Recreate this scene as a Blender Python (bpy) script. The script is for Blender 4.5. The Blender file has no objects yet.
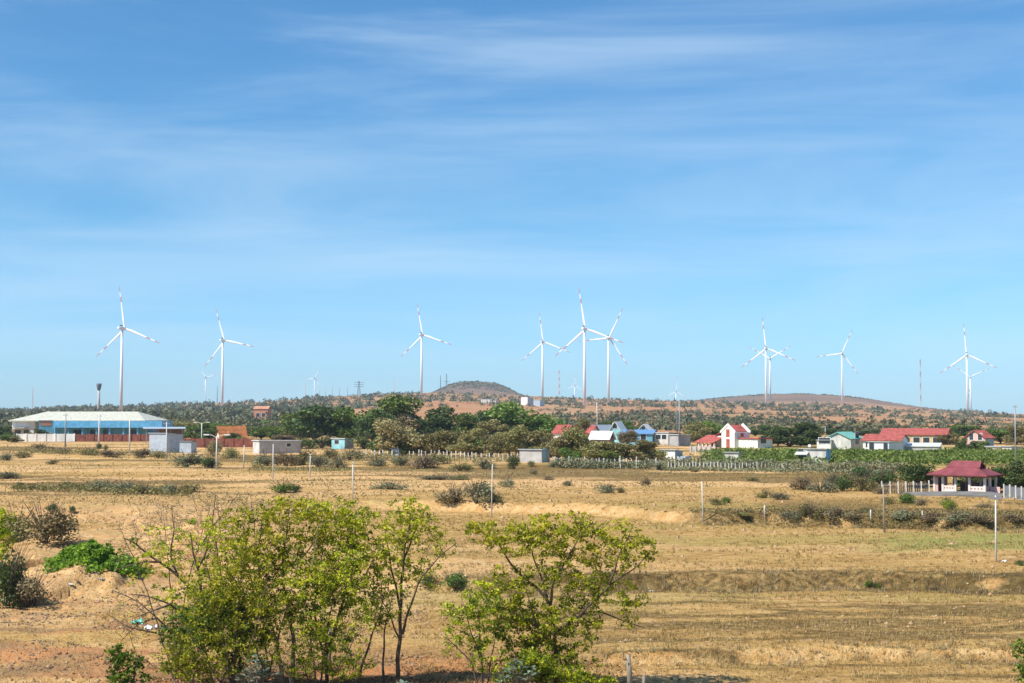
import bpy, math, random
import numpy as np
from mathutils import Vector, Matrix

# ------------------------------------------------------------------ camera, sky, sun, exposure
SC = bpy.context.scene
COL = SC.collection
F = 1422.0            # focal length in pixels (50 mm on a 36 mm wide frame, 1024 px)
CAMH = 8.0
PITCH = math.atan(73.5 / F)
cam_d = bpy.data.cameras.new('camera'); cam_d.lens = 50; cam_d.sensor_width = 36
cam_d.clip_start = 0.5; cam_d.clip_end = 30000
cam = bpy.data.objects.new('camera', cam_d); COL.objects.link(cam)
cam.location = (0, 0, CAMH); cam.rotation_euler = (math.pi / 2 + PITCH, 0, 0)
SC.camera = cam

SUN_AZ = math.radians(-122)     # from +Y (view direction) towards +X: behind the viewer, to the left
SUN_EL = math.radians(50)
sun_dir = Vector((math.sin(SUN_AZ) * math.cos(SUN_EL), math.cos(SUN_AZ) * math.cos(SUN_EL), math.sin(SUN_EL)))
sl = bpy.data.lights.new('sun', 'SUN'); sl.energy = 4.9; sl.angle = math.radians(0.5); sl.color = (1.0, 0.94, 0.85)
sun = bpy.data.objects.new('sun', sl); COL.objects.link(sun)
sun.rotation_euler = sun_dir.to_track_quat('Z', 'Y').to_euler(); sun.location = (0, 0, 300)

W = bpy.data.worlds.new('World'); SC.world = W; W.use_nodes = True
wn = W.node_tree.nodes; wl = W.node_tree.links; wn.clear()
w_out = wn.new('ShaderNodeOutputWorld'); w_bg = wn.new('ShaderNodeBackground')
w_sky = wn.new('ShaderNodeTexSky'); w_sky.sky_type = 'NISHITA'; w_sky.sun_disc = False
w_sky.sun_elevation = SUN_EL; w_sky.sun_rotation = SUN_AZ
w_sky.air_density = 1.0; w_sky.dust_density = 0.3; w_sky.ozone_density = 3.0; w_sky.altitude = 50
w_bg.inputs['Strength'].default_value = 0.088
w_tc = wn.new('ShaderNodeTexCoord')
w_tint = wn.new('ShaderNodeMix'); w_tint.data_type = 'RGBA'; w_tint.blend_type = 'MULTIPLY'
w_tint.inputs[0].default_value = 1.0; w_tint.inputs[7].default_value = (0.47, 0.89, 1.13, 1)
wl.new(w_sky.outputs[0], w_tint.inputs[6])
w_sep = wn.new('ShaderNodeSeparateXYZ'); wl.new(w_tc.outputs['Generated'], w_sep.inputs[0])
w_el = wn.new('ShaderNodeMapRange'); w_el.interpolation_type = 'SMOOTHSTEP'; w_el.inputs[1].default_value = -0.02; w_el.inputs[2].default_value = 0.16
wl.new(w_sep.outputs[2], w_el.inputs[0])
w_tc2 = wn.new('ShaderNodeMix'); w_tc2.data_type = 'RGBA'     # the sky is paler towards the horizon
w_tc2.inputs[6].default_value = (0.63, 1.0, 1.50, 1); w_tc2.inputs[7].default_value = (0.46, 0.88, 1.13, 1)
wl.new(w_el.outputs[0], w_tc2.inputs[0]); wl.new(w_tc2.outputs[2], w_tint.inputs[7])
# thin cirrus: streaky noise on the sky direction
def w_noise(scale_xyz, rot, scale, detail, rough, dist):
    m = wn.new('ShaderNodeMapping'); m.inputs['Scale'].default_value = scale_xyz; m.inputs['Rotation'].default_value = rot
    n = wn.new('ShaderNodeTexNoise'); n.inputs['Scale'].default_value = scale; n.inputs['Detail'].default_value = detail
    n.inputs['Roughness'].default_value = rough; n.inputs['Distortion'].default_value = dist
    wl.new(w_tc.outputs['Generated'], m.inputs[0]); wl.new(m.outputs[0], n.inputs['Vector'])
    return n
n1 = w_noise((1.0, 1.0, 7.5), (0, math.radians(4), 0), 2.1, 9, 0.58, 0.55)
n2 = w_noise((1.0, 1.0, 3.5), (0, math.radians(-5), 0), 1.7, 3, 0.5, 0.2)
wr = wn.new('ShaderNodeMapRange'); wr.interpolation_type = 'SMOOTHSTEP'
wr.inputs[1].default_value = 0.35; wr.inputs[2].default_value = 0.74; wr.inputs[3].default_value = 0; wr.inputs[4].default_value = 1
wl.new(n1.outputs[0], wr.inputs[0])
wr2 = wn.new('ShaderNodeMapRange'); wr2.interpolation_type = 'SMOOTHSTEP'
wr2.inputs[1].default_value = 0.36; wr2.inputs[2].default_value = 0.66; wr2.inputs[3].default_value = 0.16; wr2.inputs[4].default_value = 0.46
wl.new(n2.outputs[0], wr2.inputs[0])
wm = wn.new('ShaderNodeMath'); wm.operation = 'MULTIPLY'
wl.new(wr.outputs[0], wm.inputs[0]); wl.new(wr2.outputs[0], wm.inputs[1])
w_mix = wn.new('ShaderNodeMix'); w_mix.data_type = 'RGBA'
w_mix.inputs[7].default_value = (5.6, 7.0, 8.3, 1)
wl.new(wm.outputs[0], w_mix.inputs[0]); wl.new(w_tint.outputs[2], w_mix.inputs[6])
wl.new(w_mix.outputs[2], w_bg.inputs['Color']); wl.new(w_bg.outputs[0], w_out.inputs[0])

vs = SC.view_settings
vs.view_transform = 'Standard'; vs.look = 'None'; vs.exposure = 0.55; vs.gamma = 1; vs.use_curve_mapping = False
SC.cycles.max_bounces = 6; SC.cycles.volume_bounces = 0; SC.cycles.transparent_max_bounces = 8

# ------------------------------------------------------------------ pixel <-> world
SP, CP = math.sin(PITCH), math.cos(PITCH)
def at(px, py, d):
    cx = (px - 512) / F; cy = (341.5 - py) / F
    yy = CP - SP * cy; zz = SP + CP * cy
    return Vector((cx * d / yy, d, CAMH + zz * d / yy))
def X(px, d): return (px - 512) / F * d
def Z(py, d): return CAMH + (415 - py) / F * d

# ------------------------------------------------------------------ noise and terrain
def _h(ix, iy, seed):
    n = (ix.astype(np.int64) * 374761393 + iy.astype(np.int64) * 668265263 + seed * 974634541) & 0xFFFFFFFF
    n = ((n ^ (n >> 13)) * 1274126177) & 0xFFFFFFFF
    n = ((n ^ (n >> 15)) * 2246822519) & 0xFFFFFFFF
    return ((n ^ (n >> 16)) & 0xFFFFFF) / float(0xFFFFFF)
def vn(x, y, seed=0):
    x = np.asarray(x, float); y = np.asarray(y, float)
    ix = np.floor(x); iy = np.floor(y); fx = x - ix; fy = y - iy
    fx = fx * fx * (3 - 2 * fx); fy = fy * fy * (3 - 2 * fy)
    a = _h(ix, iy, seed); b = _h(ix + 1, iy, seed); c = _h(ix, iy + 1, seed); e = _h(ix + 1, iy + 1, seed)
    return a + (b - a) * fx + (c - a) * fy + (a - b - c + e) * fx * fy
def fbm(x, y, seed=0, o=4):
    s = 0; a = 0.5; t = 0
    for i in range(o):
        s = s + a * vn(np.asarray(x) * 2 ** i + 17.3 * i, np.asarray(y) * 2 ** i + 9.1 * i, seed + i); t += a; a *= 0.5
    return s / t
def sst(a, b, x):
    t = np.clip((x - a) / (b - a), 0, 1); return t * t * (3 - 2 * t)

SKY_PX = [-400, 0, 100, 200, 260, 330, 400, 440, 530, 600, 700, 760, 850, 930, 1024, 1400]
SKY_PY = [414, 411, 408.5, 404.5, 402.5, 397, 393.5, 392.5, 396.5, 399.5, 401.5, 403.5, 406, 411, 415, 419]
D0, DC = 430.0, 2200.0

def terrain(x, y):
    """height of the ground at x (right), y (away from the viewer)"""
    x = np.asarray(x, float); y = np.asarray(y, float)
    yy = np.maximum(y, 2.0)
    px = np.clip(512 + F * x / yy, -3000, 4000)
    right = sst(330, 470, px)
    z = np.full(np.broadcast(x, y).shape, -0.95)
    j = (fbm(x / 7.0, y / 7.0, 3, 3) - 0.5)
    # low broken bank nearest the viewer
    b2 = 52 + 3.0 * j + 1.0 * (vn(x / 2.2, y / 3, 8) - .5)
    z = z + (0.24 * sst(560, 640, px) + 0.2) * sst(b2 - .45, b2 + .45, y)
    z = z + (0.24 - 0.24 * sst(560, 640, px) - 0.08) * sst(47, 64, y)
    # terrace bank across the middle of the field
    b1 = 70.5 + 4.0 * j + 1.1 * (vn(x / 1.8, y / 3, 5) - .5)
    z = z + 0.75 * (right * sst(b1 - .7, b1 + .7, y) + (1 - right) * sst(64, 96, y))
    # upper bank below the pavilion
    line = np.interp(px, [250, 450, 600, 700, 1000, 1400], [122, 118, 111, 103, 97, 95])
    b3 = line + 6.0 * j + 1.6 * (vn(x / 2.4, y / 4, 6) - .5)
    up = sst(260, 420, px)
    z = z + 0.8 * (up * sst(b3 - .8, b3 + .8, y) + (1 - up) * sst(90, 150, y))
    for (dd, hh, sd) in ((150, .16, 21), (183, .2, 22), (226, .2, 23), (280, .15, 24)):
        ln = dd + 26 * (vn(x / 55.0, y / 90.0, sd) - .5)
        z = z + hh * sst(ln - 1.2, ln + 1.2, y) - hh * 0.6 * sst(ln + 4, ln + 34, y)
    # eroded ground and gully on the left
    gl = (1 - sst(150, 330, px)) * sst(58, 66, y) * (1 - sst(100, 125, y))
    er = fbm(x / 4.5, y / 6.0, 31, 4)
    z = z + gl * (0.42 * sst(.46, .50, er) + .25 * sst(.56, .59, er) - 0.35 + .45 * (fbm(x / 1.3, y / 1.6, 33, 3) - .5))
    # spoil heap under the green creeper
    mx, my = X(98, 73), 74.5
    z = z + 1.05 * np.exp(-(((x - mx) / 2.2) ** 2 + ((y - my) / 3.6) ** 2)) * (.7 + .6 * fbm(x / 1.5, y / 2., 35, 3))
    # a gully washed out beside the heap
    xc = X(58, 80) + .9 * np.sin(y / 3.1) + (y - 80) * .02
    z = z - .85 * np.exp(-np.abs((x - xc) / (.75 + .35 * vn(x * 0, y / 1.7, 37))) ** 5) * sst(69, 71, y) * (1 - sst(90, 93, y)) * (1 - sst(140, 180, px))
    # small unevenness
    amp = np.clip(y / 60, .4, 1.2) * (1 - sst(300, 450, y) * .6)
    z = z + amp * (0.22 * (fbm(x / 3.0, y / 3.0, 41, 4) - .5) + 0.20 * (fbm(x / 14., y / 14., 45, 3) - .5))
    near_l = (1 - sst(250, 420, px)) * (1 - sst(58, 70, y)) * sst(30, 40, y)
    z = z + near_l * (0.30 * (fbm(x / 2.6, y / 1.6, 51, 4) - .45) + .14 * (fbm(x / .5, y / .6, 55, 3) - .5))
    # the long rise towards the ridge
    sky = np.interp(px, SKY_PX, SKY_PY)
    zc = CAMH + (415 - sky) * DC / F
    t = np.clip((y - D0) / (DC - D0), 0, 1)
    rise = (zc - 0.7) * t ** 1.5
    z = z + rise * (y > D0)
    z = z - sst(2250, 5200, y) * (6 + 0.45 * np.maximum(zc, 0))
    z = z + sst(600, 1300, y) * (1 - sst(2000, 2400, y)) * 5.0 * (fbm(x / 170., y / 170., 61, 4) - .5)
    # the two hills beyond the ridge
    ph = X(478, 2900)
    z = z + 37 * np.exp(-(np.abs((x - ph) / 88) ** 2.6)) * np.exp(-((y - 2900) / 260) ** 2) * (1 + .3 * (fbm(x / 30, y / 30, 71, 4) - .5))
    ph = X(806, 2800)
    wid = np.where(x > ph, 178., 215.)
    z = z + 26 * np.exp(-((x - ph) / wid) ** 2) * np.exp(-((y - 2750) / 240) ** 2) * (1 + .3 * (fbm(x / 70, y / 70, 73, 3) - .5))
    return z
def gz(x, y): return float(terrain(np.array([x]), np.array([y]))[0])
_DD = np.geomspace(38, 4200, 3000)
def ground(px, py):
    """where the ray through pixel (px, py) meets the ground: x, y, z"""
    cx = (px - 512) / F; cy = (341.5 - py) / F
    y2 = CP - SP * cy; z2 = SP + CP * cy
    xs = cx / y2 * _DD; zs = CAMH + z2 / y2 * _DD
    hit = np.nonzero(zs <= terrain(xs, _DD))[0]
    i = int(hit[0]) if len(hit) else len(_DD) - 1
    d = float(_DD[i]); x = float(xs[i])
    return x, d, gz(x, d)

# ------------------------------------------------------------------ materials
def _nt(name):
    m = bpy.data.materials.new(name); m.use_nodes = True
    nt = m.node_tree; b = nt.nodes['Principled BSDF']
    return m, nt, b
def pm(name, col, rough=.8, var=.18, scale=3.0, metal=0.0, stretch=(1, 1, 1), bump=0.0, spec=.3):
    m, nt, b = _nt(name)
    tc = nt.nodes.new('ShaderNodeTexCoord'); mp = nt.nodes.new('ShaderNodeMapping'); mp.inputs['Scale'].default_value = stretch
    n = nt.nodes.new('ShaderNodeTexNoise'); n.inputs['Scale'].default_value = scale; n.inputs['Detail'].default_value = 5
    nt.links.new(tc.outputs['Object'], mp.inputs[0]); nt.links.new(mp.outputs[0], n.inputs['Vector'])
    r = nt.nodes.new('ShaderNodeMix'); r.data_type = 'RGBA'
    lo = [c * (1 - var) for c in col]; hi = [min(1, c * (1 + var)) for c in col]
    r.inputs[6].default_value = (*lo, 1); r.inputs[7].default_value = (*hi, 1)
    mr = nt.nodes.new('ShaderNodeMapRange'); mr.inputs[1].default_value = .3; mr.inputs[2].default_value = .7
    nt.links.new(n.outputs[0], mr.inputs[0]); nt.links.new(mr.outputs[0], r.inputs[0])
    nt.links.new(r.outputs[2], b.inputs['Base Color'])
    b.inputs['Roughness'].default_value = rough; b.inputs['Metallic'].default_value = metal
    b.inputs['Specular IOR Level'].default_value = spec
    if bump:
        bp = nt.nodes.new('ShaderNodeBump'); bp.inputs['Strength'].default_value = bump
        nt.links.new(n.outputs[0], bp.inputs['Height']); nt.links.new(bp.outputs[0], b.inputs['Normal'])
    return m
def ridged(name, col, axis='X', period=.25, rough=.5, metal=.0, var=.12, depth=.4):
    """sheet metal or tile with ribs every period metres along an object axis"""
    m = pm(name, col, rough, var, 1.2, metal)
    nt = m.node_tree; b = nt.nodes['Principled BSDF']
    tc = nt.nodes.new('ShaderNodeTexCoord'); w = nt.nodes.new('ShaderNodeTexWave')
    w.bands_direction = axis; w.inputs['Scale'].default_value = 0.314 / period * 1.0; w.inputs['Distortion'].default_value = 0
    bp = nt.nodes.new('ShaderNodeBump'); bp.inputs['Strength'].default_value = depth; bp.inputs['Distance'].default_value = .05
    nt.links.new(tc.outputs['Object'], w.inputs['Vector']); nt.links.new(w.outputs[1], bp.inputs['Height'])
    nt.links.new(bp.outputs[0], b.inputs['Normal'])
    return m
def leafmat(name, cols, trans=.3, rough=.55):
    """foliage: colour picked per leaf from the face attribute rnd"""
    m, nt, b = _nt(name)
    a = nt.nodes.new('ShaderNodeAttribute'); a.attribute_name = 'rnd'
    cr = nt.nodes.new('ShaderNodeValToRGB'); el = cr.color_ramp.elements
    while len(el) < len(cols): el.new(.5)
    for i, c in enumerate(cols):
        el[i].position = i / (len(cols) - 1); el[i].color = (*c, 1)
    oi = nt.nodes.new('ShaderNodeObjectInfo')
    hs = nt.nodes.new('ShaderNodeHueSaturation')
    mr = nt.nodes.new('ShaderNodeMapRange'); mr.inputs[3].default_value = .78; mr.inputs[4].default_value = 1.2
    nt.links.new(oi.outputs['Random'], mr.inputs[0]); nt.links.new(mr.outputs[0], hs.inputs['Value'])
    mr2 = nt.nodes.new('ShaderNodeMapRange'); mr2.inputs[3].default_value = .485; mr2.inputs[4].default_value = .515
    nt.links.new(oi.outputs['Random'], mr2.inputs[0]); nt.links.new(mr2.outputs[0], hs.inputs['Hue'])
    nt.links.new(a.outputs['Fac'], cr.inputs[0]); nt.links.new(cr.outputs[0], hs.inputs['Color'])
    nt.links.new(hs.outputs[0], b.inputs['Base Color'])
    b.inputs['Roughness'].default_value = rough; b.inputs['Specular IOR Level'].default_value = .25
    if trans > 0:
        t = nt.nodes.new('ShaderNodeBsdfTranslucent'); nt.links.new(hs.outputs[0], t.inputs['Color'])
        mx = nt.nodes.new('ShaderNodeMixShader'); mx.inputs[0].default_value = trans
        nt.links.new(b.outputs[0], mx.inputs[1]); nt.links.new(t.outputs[0], mx.inputs[2])
        nt.links.new(mx.outputs[0], nt.nodes['Material Output'].inputs['Surface'])
    return m

M = {}
M['white_paint'] = pm('white_paint', (.72, .71, .68), .6, .12, .9, stretch=(1, 1, .3))
M['white_wall'] = pm('white_wall', (.68, .66, .61), .8, .18, .9, stretch=(1, 1, .25), bump=.05)
M['turbine_white'] = pm('turbine_white', (.74, .77, .80), .45, .02, .3)
M['blade_red'] = pm('blade_red', (.44, .17, .14), .5, .05, .3)
M['dark_grille'] = pm('dark_grille', (.05, .05, .055), .6)
M['blue_paint'] = ridged('blue_paint', (.12, .37, .60), 'X', .4, .5, 0, .22)
M['cyan_paint'] = pm('cyan_paint', (.14, .38, .50), .6, .25, 1., stretch=(1, 1, .35))
M['turquoise'] = pm('turquoise', (.25, .52, .56), .6, .22, 1., stretch=(1, 1, .35))
M['cream_roof'] = ridged('cream_roof', (.53, .52, .42), 'X', .5, .5, 0, .2)
M['grey_sheet'] = ridged('grey_sheet', (.38, .44, .50), 'X', .3, .45, .15, .15)
M['pale_sheet'] = ridged('pale_sheet', (.62, .64, .63), 'X', .3, .5, .1, .12)
M['green_sheet'] = ridged('green_sheet', (.16, .40, .33), 'X', .4, .5, 0, .12)
M['rust_sheet'] = ridged('rust_sheet', (.23, .075, .05), 'X', .4, .7, 0, .4)
M['red_tile'] = ridged('red_tile', (.35, .085, .065), 'X', .35, .65, 0, .38)
M['maroon_tile'] = ridged('maroon_tile', (.20, .05, .056), 'X', .22, .6, 0, .32)
M['orange_tile'] = ridged('orange_tile', (.64, .24, .085), 'X', .35, .7, 0, .3)
M['slate_roof'] = ridged('slate_roof', (.16, .19, .23), 'X', .4, .5, 0, .12)
M['blue_roof'] = ridged('blue_roof', (.12, .25, .45), 'X', .4, .5, 0, .12)
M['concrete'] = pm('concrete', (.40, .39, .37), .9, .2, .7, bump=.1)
M['block_wall'] = pm('block_wall', (.47, .46, .43), .9, .28, 1.1, stretch=(1, 1, .4), bump=.1)
M['pale_post'] = pm('pale_post', (.55, .54, .50), .85, .15, 1.5, bump=.1)
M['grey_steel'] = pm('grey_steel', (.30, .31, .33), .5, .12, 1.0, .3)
M['dark_steel'] = pm('dark_steel', (.12, .125, .135), .6, .12, 1.0)
M['pink_wall'] = pm('pink_wall', (.60, .37, .33), .8, .18, .9, stretch=(1, 1, .3))
M['pale_pink'] = pm('pale_pink', (.70, .58, .52), .8, .08, .6)
M['yellow_wall'] = pm('yellow_wall', (.62, .46, .20), .8, .1, .6)
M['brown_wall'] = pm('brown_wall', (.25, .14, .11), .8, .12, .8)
M['brick'] = pm('brick', (.45, .22, .14), .9, .2, .5)
M['glass_dark'] = pm('glass_dark', (.035, .045, .055), .15, .2, .5, spec=.6)
M['red_door'] = pm('red_door', (.35, .09, .05), .6, .15, 1.)
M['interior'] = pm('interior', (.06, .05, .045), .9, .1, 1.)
M['paving'] = pm('paving', (.17, .162, .15), .9, .3, .8, bump=.2)
M['wood_stake'] = pm('wood_stake', (.26, .22, .17), .9, .3, 4., stretch=(4, 4, .6), bump=.3)
M['bark'] = pm('bark', (.105, .075, .05), .95, .35, 9., stretch=(1, 1, .35), bump=.4)
M['bark_pale'] = pm('bark_pale', (.20, .16, .12), .95, .3, 9., stretch=(1, 1, .35), bump=.4)
M['twig'] = pm('twig', (.11, .082, .06), .95, .3, 5.)
M['plastic_blue'] = pm('plastic_blue', (.35, .55, .70), .35, .3, 6.)
M['plastic_white'] = pm('plastic_white', (.75, .76, .78), .35, .15, 6.)
M['plastic_green'] = pm('plastic_green', (.12, .45, .38), .4, .2, 6.)
# foliage
M['leaf_young'] = leafmat('leaf_young', [(.06, .085, .009), (.20, .25, .015), (.39, .44, .02), (.60, .58, .03)], .40)
M['leaf_fresh'] = leafmat('leaf_fresh', [(.035, .085, .01), (.075, .15, .014), (.15, .24, .02), (.28, .34, .03)], .32)
M['leaf_vine'] = leafmat('leaf_vine', [(.05, .09, .008), (.11, .19, .012), (.19, .29, .018), (.30, .37, .03)], .3)
M['leaf_green'] = leafmat('leaf_green', [(.05, .085, .018), (.095, .15, .026), (.16, .225, .04), (.25, .29, .065)], .25)
M['leaf_dark'] = leafmat('leaf_dark', [(.03, .052, .016), (.055, .09, .022), (.09, .13, .032), (.14, .175, .05)], .18)
M['leaf_olive'] = leafmat('leaf_olive', [(.12, .11, .04), (.19, .175, .06), (.27, .24, .085), (.36, .31, .13)], .2)
M['leaf_dry'] = leafmat('leaf_dry', [(.20, .175, .075), (.30, .26, .115), (.40, .34, .16), (.28, .26, .09)], .2)
M['leaf_grey'] = leafmat('leaf_grey', [(.11, .12, .06), (.18, .19, .095), (.25, .25, .14), (.34, .32, .19)], .15)
M['leaf_scrub'] = leafmat('leaf_scrub', [(.05, .065, .03), (.085, .095, .045), (.12, .12, .06), (.17, .15, .075)], .12)
M['leaf_blue'] = leafmat('leaf_blue', [(.10, .15, .10), (.16, .22, .15), (.24, .31, .22)], .2)
M['leaf_brush'] = leafmat('leaf_brush', [(.13, .10, .055), (.20, .15, .08), (.27, .21, .12), (.20, .18, .075)], .15)
M['grass_dry'] = leafmat('grass_dry', [(.20, .14, .045), (.33, .235, .08), (.45, .33, .13), (.36, .30, .10)], .2, .8)
M['grass_green'] = leafmat('grass_green', [(.10, .11, .03), (.17, .18, .045), (.25, .24, .06)], .2, .8)
M['clod'] = pm('clod', (.36, .23, .125), .95, .3, 2.)

# ------------------------------------------------------------------ mesh helpers
class MB:
    def __init__(s): s.v = []; s.f = []; s.m = []; s.cm = 0
    def add(s, vs, fs):
        o = len(s.v); s.v += [tuple(v) for v in vs]; s.f += [tuple(i + o for i in f) for f in fs]; s.m += [s.cm] * len(fs); return s
    def box(s, x0, x1, y0, y1, z0, z1):
        return s.add([(x0, y0, z0), (x1, y0, z0), (x1, y1, z0), (x0, y1, z0), (x0, y0, z1), (x1, y0, z1), (x1, y1, z1), (x0, y1, z1)],
                     [(3, 2, 1, 0), (4, 5, 6, 7), (0, 1, 5, 4), (1, 2, 6, 5), (2, 3, 7, 6), (3, 0, 4, 7)])
    def prism(s, poly, axis, a, b):
        """extrude a polygon: axis 'x' -> poly is (y,z), axis 'y' -> poly is (x,z), axis 'z' -> poly is (x,y)"""
        def P(p, t): return (t, p[0], p[1]) if axis == 'x' else ((p[0], t, p[1]) if axis == 'y' else (p[0], p[1], t))
        n = len(poly)
        return s.add([P(p, a) for p in poly] + [P(p, b) for p in poly],
                     [tuple(range(n))[::-1], tuple(range(n, 2 * n))] + [(i, (i + 1) % n, n + (i + 1) % n, n + i) for i in range(n)])
    def tube(s, pts, rad, n=6, cap=True):
        pts = [Vector(p) for p in pts]; k = len(pts); o = len(s.v); fs = []
        up = Vector((0.31, 0.17, 0.93))
        for i, p in enumerate(pts):
            t = (pts[min(i + 1, k - 1)] - pts[max(i - 1, 0)])
            if t.length < 1e-9: t = Vector((0, 0, 1))
            t.normalize(); a = t.cross(up)
            if a.length < 1e-3: a = t.cross(Vector((1, 0, 0)))
            a.normalize(); b = t.cross(a)
            for j in range(n):
                th = 2 * math.pi * j / n
                s.v.append(tuple(p + (a * math.cos(th) + b * math.sin(th)) * rad[i]))
        for i in range(k - 1):
            for j in range(n):
                fs.append((o + i * n + j, o + i * n + (j + 1) % n, o + (i + 1) * n + (j + 1) % n, o + (i + 1) * n + j))
        if cap:
            fs.append(tuple(o + j for j in range(n))[::-1]); fs.append(tuple(o + (k - 1) * n + j for j in range(n)))
        s.f += fs; s.m += [s.cm] * len(fs); return s
    def mesh(s, name, mats, smooth=False):
        me = bpy.data.meshes.new(name); me.from_pydata(s.v, [], s.f); me.update()
        for m in (mats if isinstance(mats, (list, tuple)) else [mats]): me.materials.append(m)
        if any(s.m): me.polygons.foreach_set('material_index', s.m)
        if smooth: me.polygons.foreach_set('use_smooth', [True] * len(me.polygons))
        return me
    def build(s, name, mats, parent=None, smooth=False, loc=None):
        o = bpy.data.objects.new(name, s.mesh(name, mats, smooth)); COL.objects.link(o)
        if parent: o.parent = parent
        if loc is not None: o.location = loc
        return o
def tag(o, label, cat, group=None, kind=None):
    if label: o['label'] = label
    if cat: o['category'] = cat
    if group: o['group'] = group
    if kind: o['kind'] = kind
    return o
def thing(name, label, cat, loc, rz=0, group=None):
    o = bpy.data.objects.new(name, None); COL.objects.link(o); o.empty_display_size = .5
    o.location = loc; o.rotation_euler = (0, 0, rz); return tag(o, label, cat, group)
def quads_mesh(name, V, mat, rnd, tri=False):
    """V: (n, 4, 3) or (n, 3, 3) corner positions; rnd: one value per face"""
    n, k = V.shape[:2]
    me = bpy.data.meshes.new(name)
    me.vertices.add(n * k); me.vertices.foreach_set('co', V.reshape(-1).astype(np.float32))
    me.loops.add(n * k); me.loops.foreach_set('vertex_index', np.arange(n * k, dtype=np.int32))
    me.polygons.add(n); me.polygons.foreach_set('loop_start', np.arange(0, n * k, k, dtype=np.int32))
    try: me.polygons.foreach_set('loop_total', np.full(n, k, dtype=np.int32))
    except Exception: pass
    at_ = me.attributes.new('rnd', 'FLOAT', 'FACE'); at_.data.foreach_set('value', np.asarray(rnd, np.float32))
    me.materials.append(mat); me.update(calc_edges=True); me.validate()
    return me
def unit(v): return v / np.maximum(np.linalg.norm(v, axis=-1, keepdims=True), 1e-9)
def leaf_quads(P, size, rng, asp=.5, nbias=None, bias=0.0):
    """diamond leaves at P (n,3), long axis and normal random (normal pulled to nbias)"""
    n = len(P); size = np.broadcast_to(size, (n,))[:, None]
    nn = unit(rng.normal(size=(n, 3)))
    if nbias is not None: nn = unit(nn + bias * nbias)
    a = unit(np.cross(nn, rng.normal(size=(n, 3)))); b = np.cross(nn, a)
    fold = nn * size * .12
    return np.stack([P - a * size * .5, P + b * size * asp * .5 + fold, P + a * size * .5, P - b * size * asp * .5 + fold], 1)

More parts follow.
